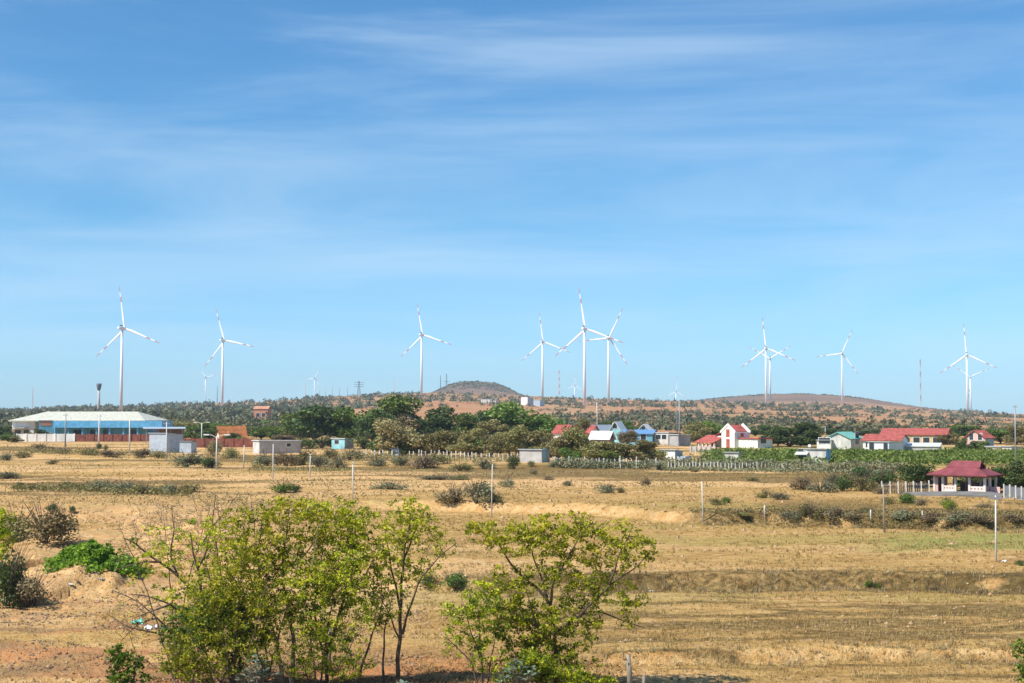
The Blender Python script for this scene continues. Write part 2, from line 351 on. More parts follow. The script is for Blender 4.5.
# ------------------------------------------------------------------ the ground: one sheet to the horizon
def bank_lines(x, y):
    px = 512 + F * x / np.maximum(y, 2.0)
    j = (fbm(x / 7.0, y / 7.0, 3, 3) - 0.5)
    b2 = 52 + 3.0 * j
    b1 = 70.5 + 4.0 * j
    b3 = np.interp(px, [250, 450, 600, 700, 1000, 1400], [122, 118, 111, 103, 97, 95]) + 6.0 * j
    return px, b1, b2, b3
def ground_sheet():
    a_in = np.linspace(-25, 25, 520); a_out = np.arange(25.6, 180, 5.0)
    ang = np.radians(np.concatenate([-a_out[::-1], a_in, a_out]))
    rows = [1.0, 4., 8., 14., 20., 26., 32.]
    d = 34.0
    while d < 6600:
        rows.append(d); d += min(max(d * d * 5.5e-5, .10), .0062 * d)
    rows = np.array(rows)
    A, R = np.meshgrid(ang, rows)
    x = R * np.sin(A); y = R * np.cos(A)
    ins = np.abs(A) <= math.radians(25.5)
    # inside the fan the rows run straight across the view
    x = np.where(ins, R * np.tan(np.clip(A, -1, 1)), x); y = np.where(ins, R, y)
    z = terrain(x, y)
    z = np.where((y < 12), np.minimum(z, -0.9), z)
    nr, nc = x.shape
    V = np.stack([x, y, z], -1).reshape(-1, 3)
    i = np.arange(nr - 1)[:, None] * nc + np.arange(nc)[None, :]
    jn = np.roll(np.arange(nc), -1)[None, :] + np.arange(nr - 1)[:, None] * nc
    Q = np.stack([i, jn, jn + nc, i + nc], -1)
    Q = Q[:, :, :].reshape(-1, 4)
    me = bpy.data.meshes.new('ground')
    me.vertices.add(len(V)); me.vertices.foreach_set('co', V.reshape(-1).astype(np.float32))
    n = len(Q); me.loops.add(4 * n); me.loops.foreach_set('vertex_index', Q.reshape(-1).astype(np.int32))
    me.polygons.add(n); me.polygons.foreach_set('loop_start', np.arange(0, 4 * n, 4, dtype=np.int32))
    me.polygons.foreach_set('use_smooth', np.ones(n, bool))
    # what grows or lies where (colour of the thing itself)
    xf, yf = V[:, 0], V[:, 1]
    px, b1, b2, b3 = bank_lines(xf, yf)
    front = yf > 5
    gx = np.gradient(z, axis=0) / np.maximum(np.gradient(y, axis=0), .02)
    slope = np.clip(np.abs(gx).reshape(-1), 0, 2) * (np.abs(px - 512) < 700)
    bands = fbm(xf / 30., yf / 5.0, 101, 4)
    patch = fbm(xf / 9., yf / 4.0, 111, 4)
    fine = fbm(xf / 2.2, yf / 1.6, 121, 3)
    far_f = sst(118, 135, yf) * (1 - sst(430, 520, yf))
    sand = far_f * sst(.46, .52, fbm(xf / 45., yf / 11., 131, 4))
    sand = np.maximum(sand, far_f * (1 - sst(150, 330, px)) * sst(.44, .55, bands) * .9)
    mid = sst(60, 66, yf) * (1 - sst(118, 132, yf))
    sand = np.maximum(sand, mid * .85 * sst(.48, .58, bands) * (1 - .35 * sst(480, 700, px)))
    leftg = (1 - sst(180, 380, px)) * (1 - sst(110, 140, yf))
    sand = np.maximum(sand, leftg * sst(.40, .52, fbm(xf / 5., yf / 1.8, 173, 4)) * np.where(yf < 60, .6, 1.0))
    sand = np.maximum(sand, sst(.16, .4, slope) * (1 - sst(130, 160, yf)) * np.where(yf < 58, .55, np.where(yf < 85, .6, .85)))
    pth = np.exp(-((yf - 48.3 - .6 * np.sin(xf / 3)) / 1.6) ** 2) * sst(560, 600, px) * (1 - sst(690, 760, px))
    sand = np.maximum(sand, pth)
    weed = 0 * sand
    for b, lo, hi in ((b1, 420, 520), (b3, 600, 760)):
        weed = np.maximum(weed, sst(-2.4, -.6, yf - b) * (1 - sst(.8, 2.2, yf - b)) * sst(lo, hi, px) * sst(.32, .45, fbm(xf / 4., yf / 1.6, 115, 4)) * np.where(yf < 85, .5 * sst(.30, .5, fbm(xf / 14., yf / 9., 117, 3)) + .85, 1.1))
    weed = np.maximum(weed, sst(-1.2, -.2, yf - b2) * (1 - sst(.3, 1.2, yf - b2)) * sst(560, 640, px) * sst(.42, .56, patch))
    strip = sst(56, 58.5, yf) * (1 - sst(63, 66, yf)) * sst(470, 560, px)
    weed = np.maximum(weed, strip * sst(.44, .54, fbm(xf / 12., yf / 2.2, 145, 4)) * .85)
    weed = np.maximum(weed, (1 - sst(67, 70, yf)) * sst(47, 50, yf) * sst(500, 620, px) * sst(.52, .60, fbm(xf / 7., yf / 1.1, 141, 4)) * .8)
    weed = np.maximum(weed, far_f * sst(.52, .60, fbm(xf / 34., yf / 7., 151, 4)) * .9)
    weed = np.maximum(weed, sst(99, 104, yf) * (1 - sst(112, 124, yf)) * sst(720, 800, px) * sst(.36, .54, patch) * .8)
    green = sst(79, 84, yf) * (1 - sst(93, 97, yf)) * sst(820, 930, px) * 1.1 * sst(.3, .5, patch)
    green = np.maximum(green, sst(188, 198, yf) * (1 - sst(290, 320, yf)) * sst(690, 740, px))
    green = np.maximum(green, mid * sst(.58, .7, fbm(xf / 16., yf / 4., 161, 3)) * .35)
    # wheel ruts
    for (pa, da, db, sd) in ((860, 55.5, 61.5, 1), (870, 54.6, 60.2, 2), (800, 80, 86, 3), (560, 61, 63, 4), (540, 62.4, 64.2, 5)):
        t = (px - pa) / 170.; yc = da + (db - da) * np.clip(t, -.2, 1.6) ** 1 * np.where(t > 0, t, 0) ** .4
        weed = np.maximum(weed, np.exp(-((yf - yc) / .22) ** 2) * sst(-.1, .1, t) * .8 * sst(.35, .5, patch))
    red = sst(440, 560, yf)
    red = np.maximum(red, .8 * (1 - sst(50, 56, yf)) * sst(200, 280, px) * (1 - sst(520, 620, px)))
    red = np.maximum(red, leftg * (.25 + .5 * (1 - sst(58, 66, yf))) * sst(.42, .56, fbm(xf / 5., yf / 1.6, 171, 4)))
    hill = sst(2380, 2560, yf)
    def attr(nm, r, g, b_):
        c = np.stack([r, g, b_, np.ones_like(r)], -1) * front[:, None]
        at_ = me.attributes.new(nm, 'FLOAT_COLOR', 'POINT'); at_.data.foreach_set('color', c.reshape(-1).astype(np.float32))
    attr('zone', sand, weed, green); attr('zone_far', red, hill, 0 * red)
    m, nt, b = _nt('soil_and_dry_grass'); N = nt.nodes.new; L = nt.links.new
    geo = N('ShaderNodeNewGeometry')
    def noise(sc, st=(1, 1, 1), det=5, rough=.6):
        mp = N('ShaderNodeMapping'); mp.inputs['Scale'].default_value = st
        nn = N('ShaderNodeTexNoise'); nn.inputs['Scale'].default_value = sc; nn.inputs['Detail'].default_value = det; nn.inputs['Roughness'].default_value = rough
        L(geo.outputs['Position'], mp.inputs[0]); L(mp.outputs[0], nn.inputs['Vector']); return nn
    def ramp(src, lo, hi, a=0., c=1.):
        r = N('ShaderNodeMapRange'); r.inputs[1].default_value = lo; r.inputs[2].default_value = hi
        r.inputs[3].default_value = a; r.inputs[4].default_value = c; L(src, r.inputs[0]); return r.outputs[0]
    def mix(f, a, c, blend='MIX'):
        x_ = N('ShaderNodeMix'); x_.data_type = 'RGBA'; x_.blend_type = blend
        for sock, v in ((x_.inputs[0], f), (x_.inputs[6], a), (x_.inputs[7], c)):
            if hasattr(v, 'is_output'): L(v, sock)
            elif isinstance(v, tuple): sock.default_value = (*v, 1)
            else: sock.default_value = v
        return x_.outputs[2]
    def mul(a, c):
        x_ = N('ShaderNodeMath'); x_.operation = 'MULTIPLY'; L(a, x_.inputs[0])
        if hasattr(c, 'is_output'): L(c, x_.inputs[1])
        else: x_.inputs[1].default_value = c
        return x_.outputs[0]
    zn = N('ShaderNodeAttribute'); zn.attribute_name = 'zone'; zs = N('ShaderNodeSeparateColor'); L(zn.outputs['Color'], zs.inputs[0])
    zf = N('ShaderNodeAttribute'); zf.attribute_name = 'zone_far'; fs = N('ShaderNodeSeparateColor'); L(zf.outputs['Color'], fs.inputs[0])
    nA = noise(.16, (1, 2.2, 1)); nB = noise(1.3, (1, 1.6, 1)); nC = noise(6.0); nD = noise(22.0, det=3); nE = noise(.012)
    dry = mix(ramp(nA.outputs[0], .35, .65), (.49, .305, .10), (.35, .19, .06))
    dry = mix(ramp(nB.outputs[0], .42, .66), dry, (.56, .375, .145))
    dry = mix(ramp(nC.outputs[0], .53, .68, 0, .75), dry, (.14, .08, .028))
    sandc = mix(ramp(nB.outputs[0], .35, .65), (.58, .33, .125), (.69, .465, .235))
    sandc = mix(ramp(nC.outputs[0], .52, .7, 0, .65), sandc, (.30, .17, .075))
    weedc = mix(ramp(nB.outputs[0], .4, .6), (.10, .066, .024), (.18, .125, .045))
    greenc = mix(ramp(nB.outputs[0], .4, .6), (.24, .25, .06), (.34, .30, .09))
    redc = mix(ramp(nE.outputs[0], .42, .6), (.46, .19, .08), (.46, .27, .14))
    redc = mix(ramp(nA.outputs[0], .44, .6, 0, .85), redc, (.22, .15, .075))
    hillc = mix(ramp(nE.outputs[0], .4, .62), (.15, .10, .075), (.22, .135, .09))
    br = noise(2.6, (1, 1.3, 1)); brk = ramp(br.outputs[0], .3, .7, .35, 1.45)
    col = mix(mul(zs.outputs[0], brk), dry, sandc)
    col = mix(mul(zs.outputs[2], brk), col, greenc)
    col = mix(mul(zs.outputs[1], brk), col, weedc)
    col = mix(fs.outputs[0], col, redc)
    col = mix(fs.outputs[1], col, hillc)
    col = mix(1.0, col, mix(nD.outputs[0], (.72, .72, .72), (1.25, 1.25, 1.25)), 'MULTIPLY')
    L(col, b.inputs['Base Color']); b.inputs['Roughness'].default_value = 1.0; b.inputs['Specular IOR Level'].default_value = .1
    hsum = N('ShaderNodeMath'); hsum.operation = 'ADD'; L(nC.outputs[0], hsum.inputs[0]); L(mul(nD.outputs[0], .4), hsum.inputs[1])
    bp = N('ShaderNodeBump'); bp.inputs['Strength'].default_value = 1.0; bp.inputs['Distance'].default_value = .16
    L(hsum.outputs[0], bp.inputs['Height']); L(bp.outputs[0], b.inputs['Normal'])
    me.materials.append(m); me.update(calc_edges=True)
    o = bpy.data.objects.new('ground', me); COL.objects.link(o); o['kind'] = 'structure'
    return o
ground_sheet()

# the air over the plain
hz = MB().box(-5200, 5200, -1200, 6700, -80, 190).build('haze', [])
hz['kind'] = 'stuff'
hm = bpy.data.materials.new('air'); hm.use_nodes = True; hn = hm.node_tree.nodes; hn.remove(hn['Principled BSDF'])
pv = hn.new('ShaderNodeVolumePrincipled'); pv.inputs['Color'].default_value = (.66, .86, 1.0, 1)
pv.inputs['Density'].default_value = 0.00009; pv.inputs['Anisotropy'].default_value = 0.0
hm.node_tree.links.new(pv.outputs[0], hn['Material Output'].inputs['Volume']); hz.data.materials.append(hm)

# ------------------------------------------------------------------ foliage prototypes (unit size: about 1 wide, 1 high)
def crown_points(rng, lobes, n):
    """points through a set of ellipsoid lobes, denser towards their skin"""
    w = np.array([l[3] * l[4] * l[5] for l in lobes]) ** .7; w /= w.sum()
    k = rng.choice(len(lobes), n, p=w); L = np.array(lobes)[k]
    u = unit(rng.normal(size=(n, 3))); r = rng.random(n) ** .38
    P = L[:, :3] + u * L[:, 3:6] * r[:, None]
    return P, u
def lobes_tree(rng, n, flat=.8):
    out = []
    for i in range(n):
        a = rng.random() * 6.28 if i % 2 else i * 2.4; q = rng.random() ** .5 * .33
        zz = .62 + rng.normal() * .14 if i % 2 else .22 + rng.random() * .2; q = q if i % 2 else q * .8 + .08
        rr = rng.uniform(.16, .25)
        out.append((math.cos(a) * q, math.sin(a) * q, zz, rr, rr, rr * flat))
    return out
def tree_proto(seed, n_leaf, leaf, lobes=9, clear=.25, trunk_r=.03, flat=.8, mat='leaf_green'):
    rng = np.random.default_rng(seed); L = lobes_tree(rng, lobes, flat)
    P, u = crown_points(rng, L, n_leaf)
    P[:, 2] = np.where(P[:, 2] < clear, clear + rng.random(n_leaf) * .2, P[:, 2])
    V = leaf_quads(P, leaf * rng.uniform(.6, 1.4, n_leaf), rng, .7, u, .7)
    rnd = np.clip(.25 + .5 * vn(P[:, 0] * 6, P[:, 2] * 6 + P[:, 1] * 5, seed) + rng.normal(size=n_leaf) * .16, 0, 1)
    lm = quads_mesh('crown', V, M[mat], rnd)
    t = MB(); fork = Vector((rng.normal() * .02, rng.normal() * .02, clear * 1.15))
    t.tube([(0, 0, -.03), fork * .5, fork], [trunk_r, trunk_r * .85, trunk_r * .7], 7)
    for l in L:
        e = Vector(l[:3]); mid = fork.lerp(e, .5) + Vector((rng.normal() * .03, rng.normal() * .03, .03))
        t.tube([fork, mid, e], [trunk_r * .6, trunk_r * .4, trunk_r * .12], 5, False)
    tm = t.mesh('trunk', M['bark'], True)
    return lm, tm
def bush_proto(seed, n_leaf, leaf, lobes=8, mat='leaf_green', twigs=14, flat=.75):
    rng = np.random.default_rng(seed); L = []
    for i in range(lobes):
        a = rng.random() * 6.28; q = rng.random() ** .6 * .36; h = rng.uniform(.15, .55) * (1 - .9 * q)
        rr = rng.uniform(.15, .26); L.append((math.cos(a) * q, math.sin(a) * q, h, rr, rr, rr * 1.3 * flat))
    P, u = crown_points(rng, L, n_leaf); P[:, 2] = np.abs(P[:, 2])
    V = leaf_quads(P, leaf * rng.uniform(.6, 1.4, n_leaf), rng, .65, u, .6)
    rnd = np.clip(.2 + .55 * vn(P[:, 0] * 7, P[:, 2] * 7 + P[:, 1] * 5, seed) + rng.normal(size=n_leaf) * .17, 0, 1)
    lm = quads_mesh('foliage', V, M[mat], rnd)
    t = MB()
    for i in range(twigs):
        a = rng.random() * 6.28; q = rng.uniform(.12, .46); h = rng.uniform(.4, .92)
        e = Vector((math.cos(a) * q, math.sin(a) * q, h)); m_ = Vector((e.x * .4, e.y * .4, h * .55))
        t.tube([(e.x * .1, e.y * .1, -.02), m_, e], [.008, .006, .003], 4, False)
    return lm, t.mesh('stems', M['twig'])
TP = [tree_proto(100 + i, 4200, .056, lobes=12 + i, clear=.05 + .02 * (i % 3), flat=.75 + .06 * (i % 3)) for i in range(5)]
BP = [bush_proto(200 + i, 1300, .055, lobes=7 + i, twigs=26) for i in range(5)]
SP_ = [bush_proto(230 + i, 170, .15, lobes=5 + i % 3, twigs=3) for i in range(4)]      # seen from far off
_cnt = [0]
def set_mat(o, mat):
    o.material_slots[0].link = 'OBJECT'; o.material_slots[0].material = M[mat]
def plant(name, protos, parts, label, cat, x, y, z, w, h, mat, group=None, rz=None, depth=None):
    _cnt[0] += 1; k = _cnt[0]; rnd = random.Random(k * 77 + 5)
    rz = rnd.random() * 6.28 if rz is None else rz
    r = thing(name, label, cat, (x, y, z), rz, group)
    for me, nm in zip(protos[k % len(protos)], parts):
        o = bpy.data.objects.new(nm, me); COL.objects.link(o); o.parent = r
        o.scale = (w, depth or w, h)
        if nm in ('crown', 'foliage'): set_mat(o, mat)
    return r
def tree_px(px, py, wpx, hpx, mat, label, d=None, group=None, name='tree'):
    """a tree whose crown is wpx wide and whose top is hpx above pixel (px, py), its foot"""
    if d is None: x, y, z = ground(px, py)
    else: x, y = X(px, d), d; z = gz(x, y)
    top = Z(py - hpx, y)
    return plant(name, TP, ('crown', 'trunk'), label, 'tree', x, y, z, wpx * y / F * 1.35, max(top - z, 1.0) * 1.12, mat, group)
def bush_px(px, py, wpx, hpx, mat, label, d=None, group=None, name='bush', cat='bush', depth=1.0):
    if d is None: x, y, z = ground(px, py)
    else: x, y = X(px, d), d; z = gz(x, y)
    s = y / F
    return plant(name, BP, ('foliage', 'stems'), label, cat, x, y, z - .05, wpx * s * 1.3, hpx * s * 1.45, mat, group, rz=(_cnt[0] * 1.7) % 6.28 if depth == 1.0 else 0, depth=wpx * s * depth * 1.15)

# ------------------------------------------------------------------ wind turbines
PSI = math.radians(20)         # the rotors face away from the viewer and a little to the right
def blade_mesh():
    mb = MB(); prof = []
    st = [(0, .8, .8), (.03, .8, .8), (.10, 1.0, .6), (.2, 1.3, .45), (.35, 1.0, .32), (.5, .82, .25), (.62, .68, .2), (.74, .58, .16), (.86, .48, .12), (.95, .38, .08), (1.0, .2, .04)]
    n = 10
    for (t, ch, th) in st:
        for j in range(n):
            a = 2 * math.pi * j / n
            mb.v.append((ch * (math.cos(a) - .25 * min(1, t * 5)), th * math.sin(a), t * 44.0))
    for i in range(len(st) - 1):
        red = .62 <= st[i][0] < .74 or st[i][0] >= .86
        for j in range(n):
            mb.f.append((i * n + j, i * n + (j + 1) % n, (i + 1) * n + (j + 1) % n, (i + 1) * n + j)); mb.m.append(1 if red else 0)
    return mb.mesh('blade', [M['turbine_white'], M['blade_red']], True)
def tower_mesh(h):
    return MB().tube([(0, 0, -3), (0, 0, h * .5), (0, 0, h)], [1.7, 1.45, 1.1], 20).mesh('tower', M['turbine_white'], True)
TW_BLADE = blade_mesh()
def nacelle_mesh():
    mb = MB()      # local: +y is the rotor axis
    sec = [(-6.6, 1.0, .95), (-6.2, 1.4, 1.35), (0, 1.65, 1.6), (2.4, 1.5, 1.5), (2.9, 1.3, 1.3)]; n = 12
    for (yy, rx, rz_) in sec:
        for j in range(n):
            a = 2 * math.pi * j / n; c, s = math.cos(a), math.sin(a)
            q = (abs(c) ** 4 + abs(s) ** 4) ** -.25
            mb.v.append((c * q * rx, yy, s * q * rz_ + .3))
    for i in range(len(sec) - 1):
        for j in range(n): mb.f.append((i * n + j, i * n + (j + 1) % n, (i + 1) * n + (j + 1) % n, (i + 1) * n + j)); mb.m.append(0)
    mb.f += [tuple(range(n)), tuple(range((len(sec) - 1) * n, len(sec) * n))[::-1]]; mb.m += [0, 0]
    return mb.mesh('nacelle', M['turbine_white'])
NAC = nacelle_mesh()
GRL = MB().box(-.95, .95, -2.6, -.9, 2.2, 3.4).mesh('cooler', M['dark_grille'])
def hub_mesh():
    mb = MB(); sec = [(0, 1.5), (1.2, 1.75), (2.4, 1.55), (3.3, 1.0), (3.7, .3)]; n = 14
    mb.tube([(0, s[0], 0) for s in sec], [s[1] for s in sec], n); return mb.mesh('hub', M['turbine_white'], True)
HUB = hub_mesh()
def turbine(px, hy, d, ang, label, by=None, size=1.0, roll=(0, 120, 240)):
    x, y = X(px, d), d; g = gz(x, y); hubz = Z(hy, d)
    h = hubz - g - 1.5 * size
    t = thing('wind_turbine', label, 'wind turbine', (x, y, g), -PSI, 'wind turbines along the ridge')
    def ch(nm, me, loc, par=t, sc=size, rot=None):
        o = bpy.data.objects.new(nm, me); COL.objects.link(o); o.parent = par; o.location = loc; o.scale = (sc,) * 3
        if rot is not None: o.rotation_euler = rot
        return o
    ch('tower', tower_mesh(h / size), (0, 0, 0))
    nc = ch('nacelle', NAC, (0, 0, h + 1.5 * size)); ch('cooler', GRL, (0, 0, 0), nc, 1.0)
    ch('hub', HUB, (0, 2.6 * size, h + 1.8 * size))
    for r in roll:
        th = math.radians(ang + r)     # angle in the rotor plane, from the right-hand horizontal
        b = ch('blade', TW_BLADE, (0, 4.4 * size, h + 1.8 * size), rot=(0, math.pi / 2 - th, 0))
    return t
TURB = [
 (121.5, 328.5, 1430, 97, 'tall white wind turbine rising behind the blue warehouse, tallest on the left'),
 (222.5, 340.5, 1820, 106, 'white wind turbine standing above the orange tiled house'),
 (205.7, 377.5, 4300, 10, 'tiny white wind turbine just left of the foot of a larger one'),
 (314.5, 378.5, 4500, 62, 'tiny distant wind turbine above the dark round tree'),
 (421.5, 335, 1900, 99, 'white wind turbine alone at the left foot of the brown hill'),
 (542.5, 342, 2060, 96, 'white wind turbine at the right foot of the brown hill'),
 (584.5, 329, 1480, 97, 'tallest white wind turbine of the middle cluster, its foot on the red slope'),
 (608.5, 338, 1880, 62, 'white wind turbine with a blade pointing left behind the tallest middle one'),
 (574.5, 385.5, 4600, 82, 'tiny distant wind turbine between the two tall towers of the middle cluster'),
 (675.8, 391.5, 4000, 84, 'small distant wind turbine low over the red slope'),
 (766, 348.5, 1960, 94, 'front white wind turbine of the overlapping pair on the right'),
 (770, 358.5, 2560, 28, 'rear wind turbine of the overlapping pair with a blade hanging straight down'),
 (842, 353.5, 2400, 64, 'white wind turbine alone on the far side of the low brown hill'),
 (967, 355, 1960, 92, 'front white wind turbine nearest the right edge'),
 (970.3, 377, 3100, 22, 'smaller wind turbine half hidden by the tower nearest the right edge')]
for (px, hy, d, a, lab) in TURB: turbine(px, hy, d, a + 2.5, lab)

# ------------------------------------------------------------------ buildings
def gd(px, py): return ground(px, py)[1]
def frame(px0, px1, px2, d, deg):
    """yawed footprint whose front runs from pixel column px0 (at depth d) to px1 and whose side runs on to px2"""
    a = math.radians(deg) - math.atan2((px0 + px1) / 2 - 512, F); c, s = math.cos(a), math.sin(a)      # yaw counted from the line of sight
    Ax, Ay = X(px0, d), d; t1 = (px1 - 512) / F
    w = (t1 * Ay - Ax) / (c - t1 * s)
    Bx, By = Ax + w * c, Ay + w * s
    if px2 is None: return Ax, Ay, a, w, None
    t2 = (px2 - 512) / F
    l = (t2 * By - Bx) / (-s - t2 * c)
    return Ax, Ay, a, w, l
def root(name, label, cat, px0, px1, px2, d, deg, base_py=None, depth=None, group=None):
    x, y, a, w, l = frame(px0, px1, px2, d, deg)
    z = gz(x, y) if base_py is None else Z(base_py, d)
    r = thing(name, label, cat, (x, y, z), a, group)
    r['w'] = w; return r, w, (depth if depth else l), z
def wall_box(w, l, h): return MB().box(0, w, 0, l, -1.2, h)
def gable_roof_x(mb, w, l, h, rise, ov=.35, th=.14):
    """ridge along the front"""
    for sgn in (0, 1):
        y0, y1 = (-ov, l / 2) if sgn == 0 else (l + ov, l / 2)
        k = rise / (l / 2); e = h - ov * k
        P = [(y0, e), (y1, h + rise), (y1, h + rise + th), (y0, e + th)]
        mb.prism(P if sgn == 0 else P[::-1], 'x', -ov, w + ov)
    return mb
def gable_roof_y(mb, w, l, h, rise, ov=.35, th=.14):
    for sgn in (0, 1):
        x0, x1 = (-ov, w / 2) if sgn == 0 else (w + ov, w / 2)
        k = rise / (w / 2); e = h - ov * k
        P = [(x0, e), (x1, h + rise), (x1, h + rise + th), (x0, e + th)]
        mb.prism(P if sgn else P[::-1], 'y', -ov, l + ov)
    return mb
def windows(r, spec, w, l, h, mat='glass_dark', name='window', frame_mat='white_paint'):
    """spec: (face, centre fraction, bottom, width, height) in metres; each window has a frame and a pane"""
    for (f, u, z0, ww, hh) in spec:
        m = MB(); p = MB()
        if f == 'f':
            c = u * w; m.box(c - ww / 2 - .1, c + ww / 2 + .1, -.05, -.003, z0 - .1, z0 + hh + .1); p.box(c - ww / 2, c + ww / 2, -.075, -.052, z0, z0 + hh)
        else:
            c = u * l; m.box(w + .003, w + .05, c - ww / 2 - .1, c + ww / 2 + .1, z0 - .1, z0 + hh + .1); p.box(w + .052, w + .075, c - ww / 2, c + ww / 2, z0, z0 + hh)
        fo = m.build(name, M[frame_mat], r); p.build('pane', M[mat], fo)
def shed(name, label, cat, px0, px1, px2, d, deg, top_py, wall, roof, depth=None, slope=0., win=(), door=None, base_py=None, side=None, ov=.2):
    r, w, l, z = root(name, label, cat, px0, px1, px2, d, deg, base_py, depth)
    h = Z(top_py, d) - z
    m = MB().prism([(0, -1.2), (l, -1.2), (l, h - slope), (0, h)], 'x', 0, w)
    m.build('wall', M[wall], r)
    if side:
        MB().prism([(.02, -.5), (l - .02, -.5), (l - .02, h - slope - .05), (.02, h - .05)], 'x', w + .003, w + .03).build('side_overlay', M[side], r)  # overlay recolours the right side; the white shed's grey stands for shade
    k = slope / l
    MB().prism([(-ov, h + ov * k + .004), (l + ov, h - slope - ov * k + .004), (l + ov, h - slope - ov * k + .12), (-ov, h + ov * k + .12)], 'x', -ov, w + ov).build('roof', M[roof], r)
    windows(r, win, w, l, h)
    if door:
        u, dw, dh, dm = door
        fo = MB().box(u * w - dw / 2, u * w + dw / 2, -.05, -.003, 0, dh).build('door', M[dm], r)
    return r, w, l, h
def house(name, label, px0, px1, px2, d, deg, eave, ridge, wall, roof, along='x', depth=None, win=(), door=None, base_py=None, gable=None, cat='house', ov=.35):
    r, w, l, z = root(name, label, cat, px0, px1, px2, d, deg, base_py, depth)
    h = Z(eave, d) - z; rise = max(Z(ridge, d + (l / 2 if along == 'x' else 0)) - z - h, .6)
    m = MB()
    if along == 'x': m.prism([(0, -1.2), (l, -1.2), (l, h), (l / 2, h + rise), (0, h)], 'x', 0, w)
    else: m.prism([(0, -1.2), (w, -1.2), (w, h), (w / 2, h + rise), (0, h)], 'y', 0, l)
    m.build('wall', M[wall], r)
    rm = MB(); (gable_roof_x if along == 'x' else gable_roof_y)(rm, w, l, h + .02, rise, ov)
    rm.build('roof', M[roof], r)
    windows(r, win, w, l, h)
    if door:
        u, dw, dh, dm = door
        MB().box(u * w - dw / 2, u * w + dw / 2, -.05, -.003, 0, dh).build('door', M[dm], r)
    if gable:
        if along == 'y': MB().prism([(.3, h), (w - .3, h), (w / 2, h + rise - .2)], 'y', -.04, -.003).build('gable', M[gable], r)
        else: MB().prism([(.3, h), (l - .3, h), (l / 2, h + rise - .2)], 'x', w + .003, w + .04).build('gable', M[gable], r)
    return r, w, l, h

# --- the blue warehouse on the left
D = 392.; s = D / F
r = thing('warehouse', 'long blue warehouse with low cream roof and white left end wall', 'warehouse', (X(10, D), D, gz(X(90, D), D)))
bx, by, bz = r.location
def lx(px): return X(px, D) - bx
def lz(py): return Z(py, D) - bz
MB().box(lx(34), lx(143), 4.0, 26, -1, lz(421.5)).build('wall', M['cyan_paint'], r)
MB().box(lx(11), lx(33.9), 1.5, 26, -1, lz(420.5)).build('end_wall', M['white_wall'], r)
yr = 15.0; zr = Z(411.6, D + yr) - bz; ze = lz(420.4)
roof = MB()
A_, B_, C_, D_ = (lx(8.5), .4, ze), (lx(145), .4, ze), (lx(145), 28, ze), (lx(8.5), 28, ze)
E_, F_ = (lx(30), yr, zr), (lx(124), yr, zr)
pts = [A_, B_, C_, D_, E_, F_]
roof.add(pts + [(p[0], p[1], p[2] - .25) for p in pts], [(0, 1, 5, 4), (1, 2, 5), (2, 3, 4, 5), (3, 0, 4), (6, 10, 11, 7), (7, 11, 8), (8, 11, 10, 9), (9, 10, 6), (0, 6, 7, 1), (1, 7, 8, 2), (2, 8, 9, 3), (3, 9, 6, 0)])
roof.build('roof', M['cream_roof'], r)
MB().box(lx(54), lx(163), -.4, -.1, lz(427.6), lz(420.9)).build('fascia', M['blue_paint'], r)
MB().box(lx(143.2), lx(163), -.08, 12, lz(427.6), lz(421.2)).build('side_bay', M['blue_paint'], r)
for px in (55, 69, 83, 97, 110, 124, 138):
    MB().box(lx(px) - .22, lx(px) + .22, .2, .64, -1, lz(427.7)).build('column', M['blue_paint'], r)
for px in (74, 91, 104, 130): MB().box(lx(px) - 1.1, lx(px) + 1.1, 3.9, 3.997, 1.1, 2.6).build('window', M['glass_dark'], r)
MB().box(lx(14), lx(20), 1.4, 1.497, 1.2, 2.6).build('window', M['glass_dark'], r)
MB().box(lx(23), lx(28), 1.4, 1.497, .2, 2.7).build('door', M['glass_dark'], r)
MB().box(lx(6), lx(27), -1.6, 1.3, 3.1, 3.3).build('canopy', M['concrete'], r)
ob, w, l, h = shed('gatehouse', 'small blue gatehouse with tan panel in front of the blue warehouse', 'building', 39.5, 54, None, 380, 0, 420.5, 'cyan_paint', 'white_paint', depth=5, door=(.45, 2.6, 2.2, 'yellow_wall'))
MB().box(.4, w - .4, -.06, -.003, h - 1.4, h - .2).build('panel', M['brick'], ob)
# white boundary wall and rust coloured sheet fence
def wall_run(name, label, cat, px0, px1, d, top, base, mat, th=.25, cap=None, nposts=0, parts='panel', d1=None):
    d1 = d1 or d; x0, x1 = X(px0, d), X(px1, d1); a = math.atan2(d1 - d, x1 - x0); L = math.hypot(x1 - x0, d1 - d)
    z = gz((x0 + x1) / 2, (d + d1) / 2); h = Z(top, (d + d1) / 2) - z
    r = thing(name, label, cat, (x0, d, z), a)
    MB().box(0, L, 0, th, -.8, h).build(parts, M[mat], r)
    for i in range(nposts):
        u = L * i / max(nposts - 1, 1); MB().box(u - .14, u + .14, -.12, -.003, -.8, h + .12).build('pillar', M[cap or mat], r)
    return r
wall_run('boundary_wall', 'white boundary wall in front of the blue warehouse', 'wall', 18, 75.5, 362, 433.8, 441, 'white_wall', nposts=7)
wall_run('sheet_fence', 'rust red corrugated sheet fence in front of the blue warehouse', 'fence', 76, 150, 364, 434.2, 443, 'rust_sheet', .08, 'rust_sheet', 9)
wall_run('sheet_fence', 'rust red sheet fence in front of the orange tiled house', 'fence', 185, 253, gd(220, 447.2), 438.5, 447, 'rust_sheet', .08, 'rust_sheet', 8)
